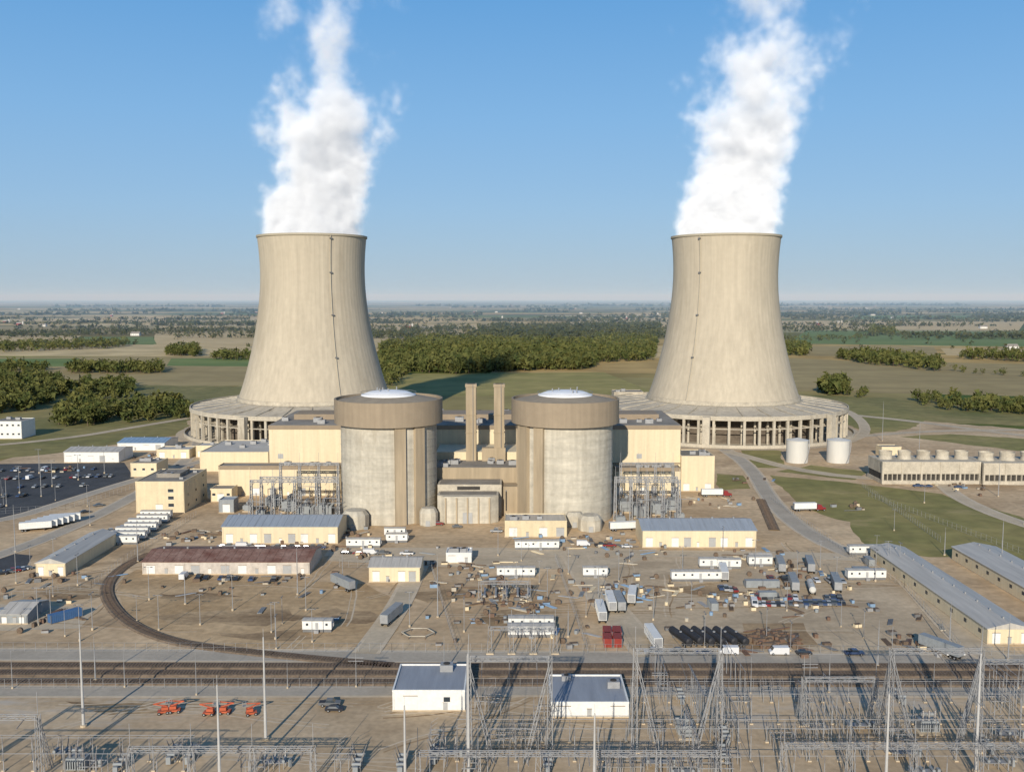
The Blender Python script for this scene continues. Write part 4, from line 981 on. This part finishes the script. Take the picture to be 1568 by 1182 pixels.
for k in range(50):
    v=462+R.random()**1.3*44; at('farmstead',R.choice(FH),R.uniform(-30,1600),v,R.choice([0,90,5]),1.0)
for u,v in ((208,514),(1505,503),(1548,535),(66,500),(1130,500),(650,505)): at('farmstead',FH[2],u,v,0,1.2)

# ---------------------------------------------------------------- haze layer in the distance
b=MB(); hz=bpy.data.materials.new('air_haze'); hz.use_nodes=True; nt=hz.node_tree; nt.nodes.remove(nt.nodes['Principled BSDF'])
vs=nd(nt,'ShaderNodeVolumeScatter'); vs.inputs['Color'].default_value=(.46,.72,1,1); vs.inputs['Density'].default_value=.000075; vs.inputs['Anisotropy'].default_value=-.1; nt.links.new(vs.outputs[0],nt.nodes['Material Output'].inputs['Volume'])
b.box('air',hz,-44000,44000,1700,59000,-2,300); b.single('atmospheric_haze',(0,0,0))

# ---------------------------------------------------------------- light, sky, camera
EL=math.radians(21); AZ=math.radians(11)   # sun behind and slightly left of the viewpoint
sd=bpy.data.lights.new('sun','SUN'); sd.energy=5.0; sd.angle=math.radians(.5); sd.color=(1,.915,.78)
so=bpy.data.objects.new('sun',sd); d=Vector((math.sin(AZ)*math.cos(EL),math.cos(AZ)*math.cos(EL),-math.sin(EL))); so.rotation_euler=d.to_track_quat('-Z','Y').to_euler(); so.location=(0,-50,300); bpy.context.collection.objects.link(so)
w=bpy.data.worlds.new('World'); bpy.context.scene.world=w; w.use_nodes=True; nt=w.node_tree
sk=nd(nt,'ShaderNodeTexSky'); sk.sky_type='NISHITA'; sk.sun_disc=False; sk.sun_elevation=EL; sk.sun_rotation=math.pi+AZ; sk.air_density=1.0; sk.dust_density=.4; sk.ozone_density=2.0; sk.altitude=200
tc=nd(nt,'ShaderNodeTexCoord'); sx=nd(nt,'ShaderNodeSeparateXYZ'); nt.links.new(tc.outputs['Generated'],sx.inputs[0])
cr=nd(nt,'ShaderNodeValToRGB'); e=cr.color_ramp.elements
S=.11
stops=[(0,(.34,.48,.63)),(.03,(.33,.485,.66)),(.09,(.29,.49,.73)),(.18,(.215,.45,.76)),(.30,(.12,.36,.72)),(.6,(.05,.17,.40)),(1,(.04,.11,.28))]
e[0].position=0; e[0].color=(*stops[0][1],1); e[1].position=1; e[1].color=(*stops[-1][1],1)
for p,c in stops[1:-1]:
    x=e.new(p); x.color=(*c,1)
nt.links.new(sx.outputs[2],cr.inputs[0])
vm=nd(nt,'ShaderNodeVectorMath',operation='SCALE'); vm.inputs['Scale'].default_value=1/S; nt.links.new(cr.outputs[0],vm.inputs[0])
mx=nd(nt,'ShaderNodeMix',data_type='RGBA'); mx.inputs[0].default_value=.88; nt.links.new(sk.outputs[0],mx.inputs[6]); nt.links.new(vm.outputs[0],mx.inputs[7])
bg=nt.nodes['Background']; bg.inputs['Strength'].default_value=S; nt.links.new(mx.outputs[2],bg.inputs['Color'])
cd=bpy.data.cameras.new('camera'); cd.sensor_width=36; cd.lens=F*36/1568; cd.clip_start=1; cd.clip_end=120000
co=bpy.data.objects.new('camera',cd); co.location=(0,0,H); co.rotation_euler=(math.pi/2-PITCH,0,0); bpy.context.collection.objects.link(co)
s=bpy.context.scene; s.camera=co; s.view_settings.view_transform='Standard'; s.view_settings.look='None'; s.view_settings.exposure=0
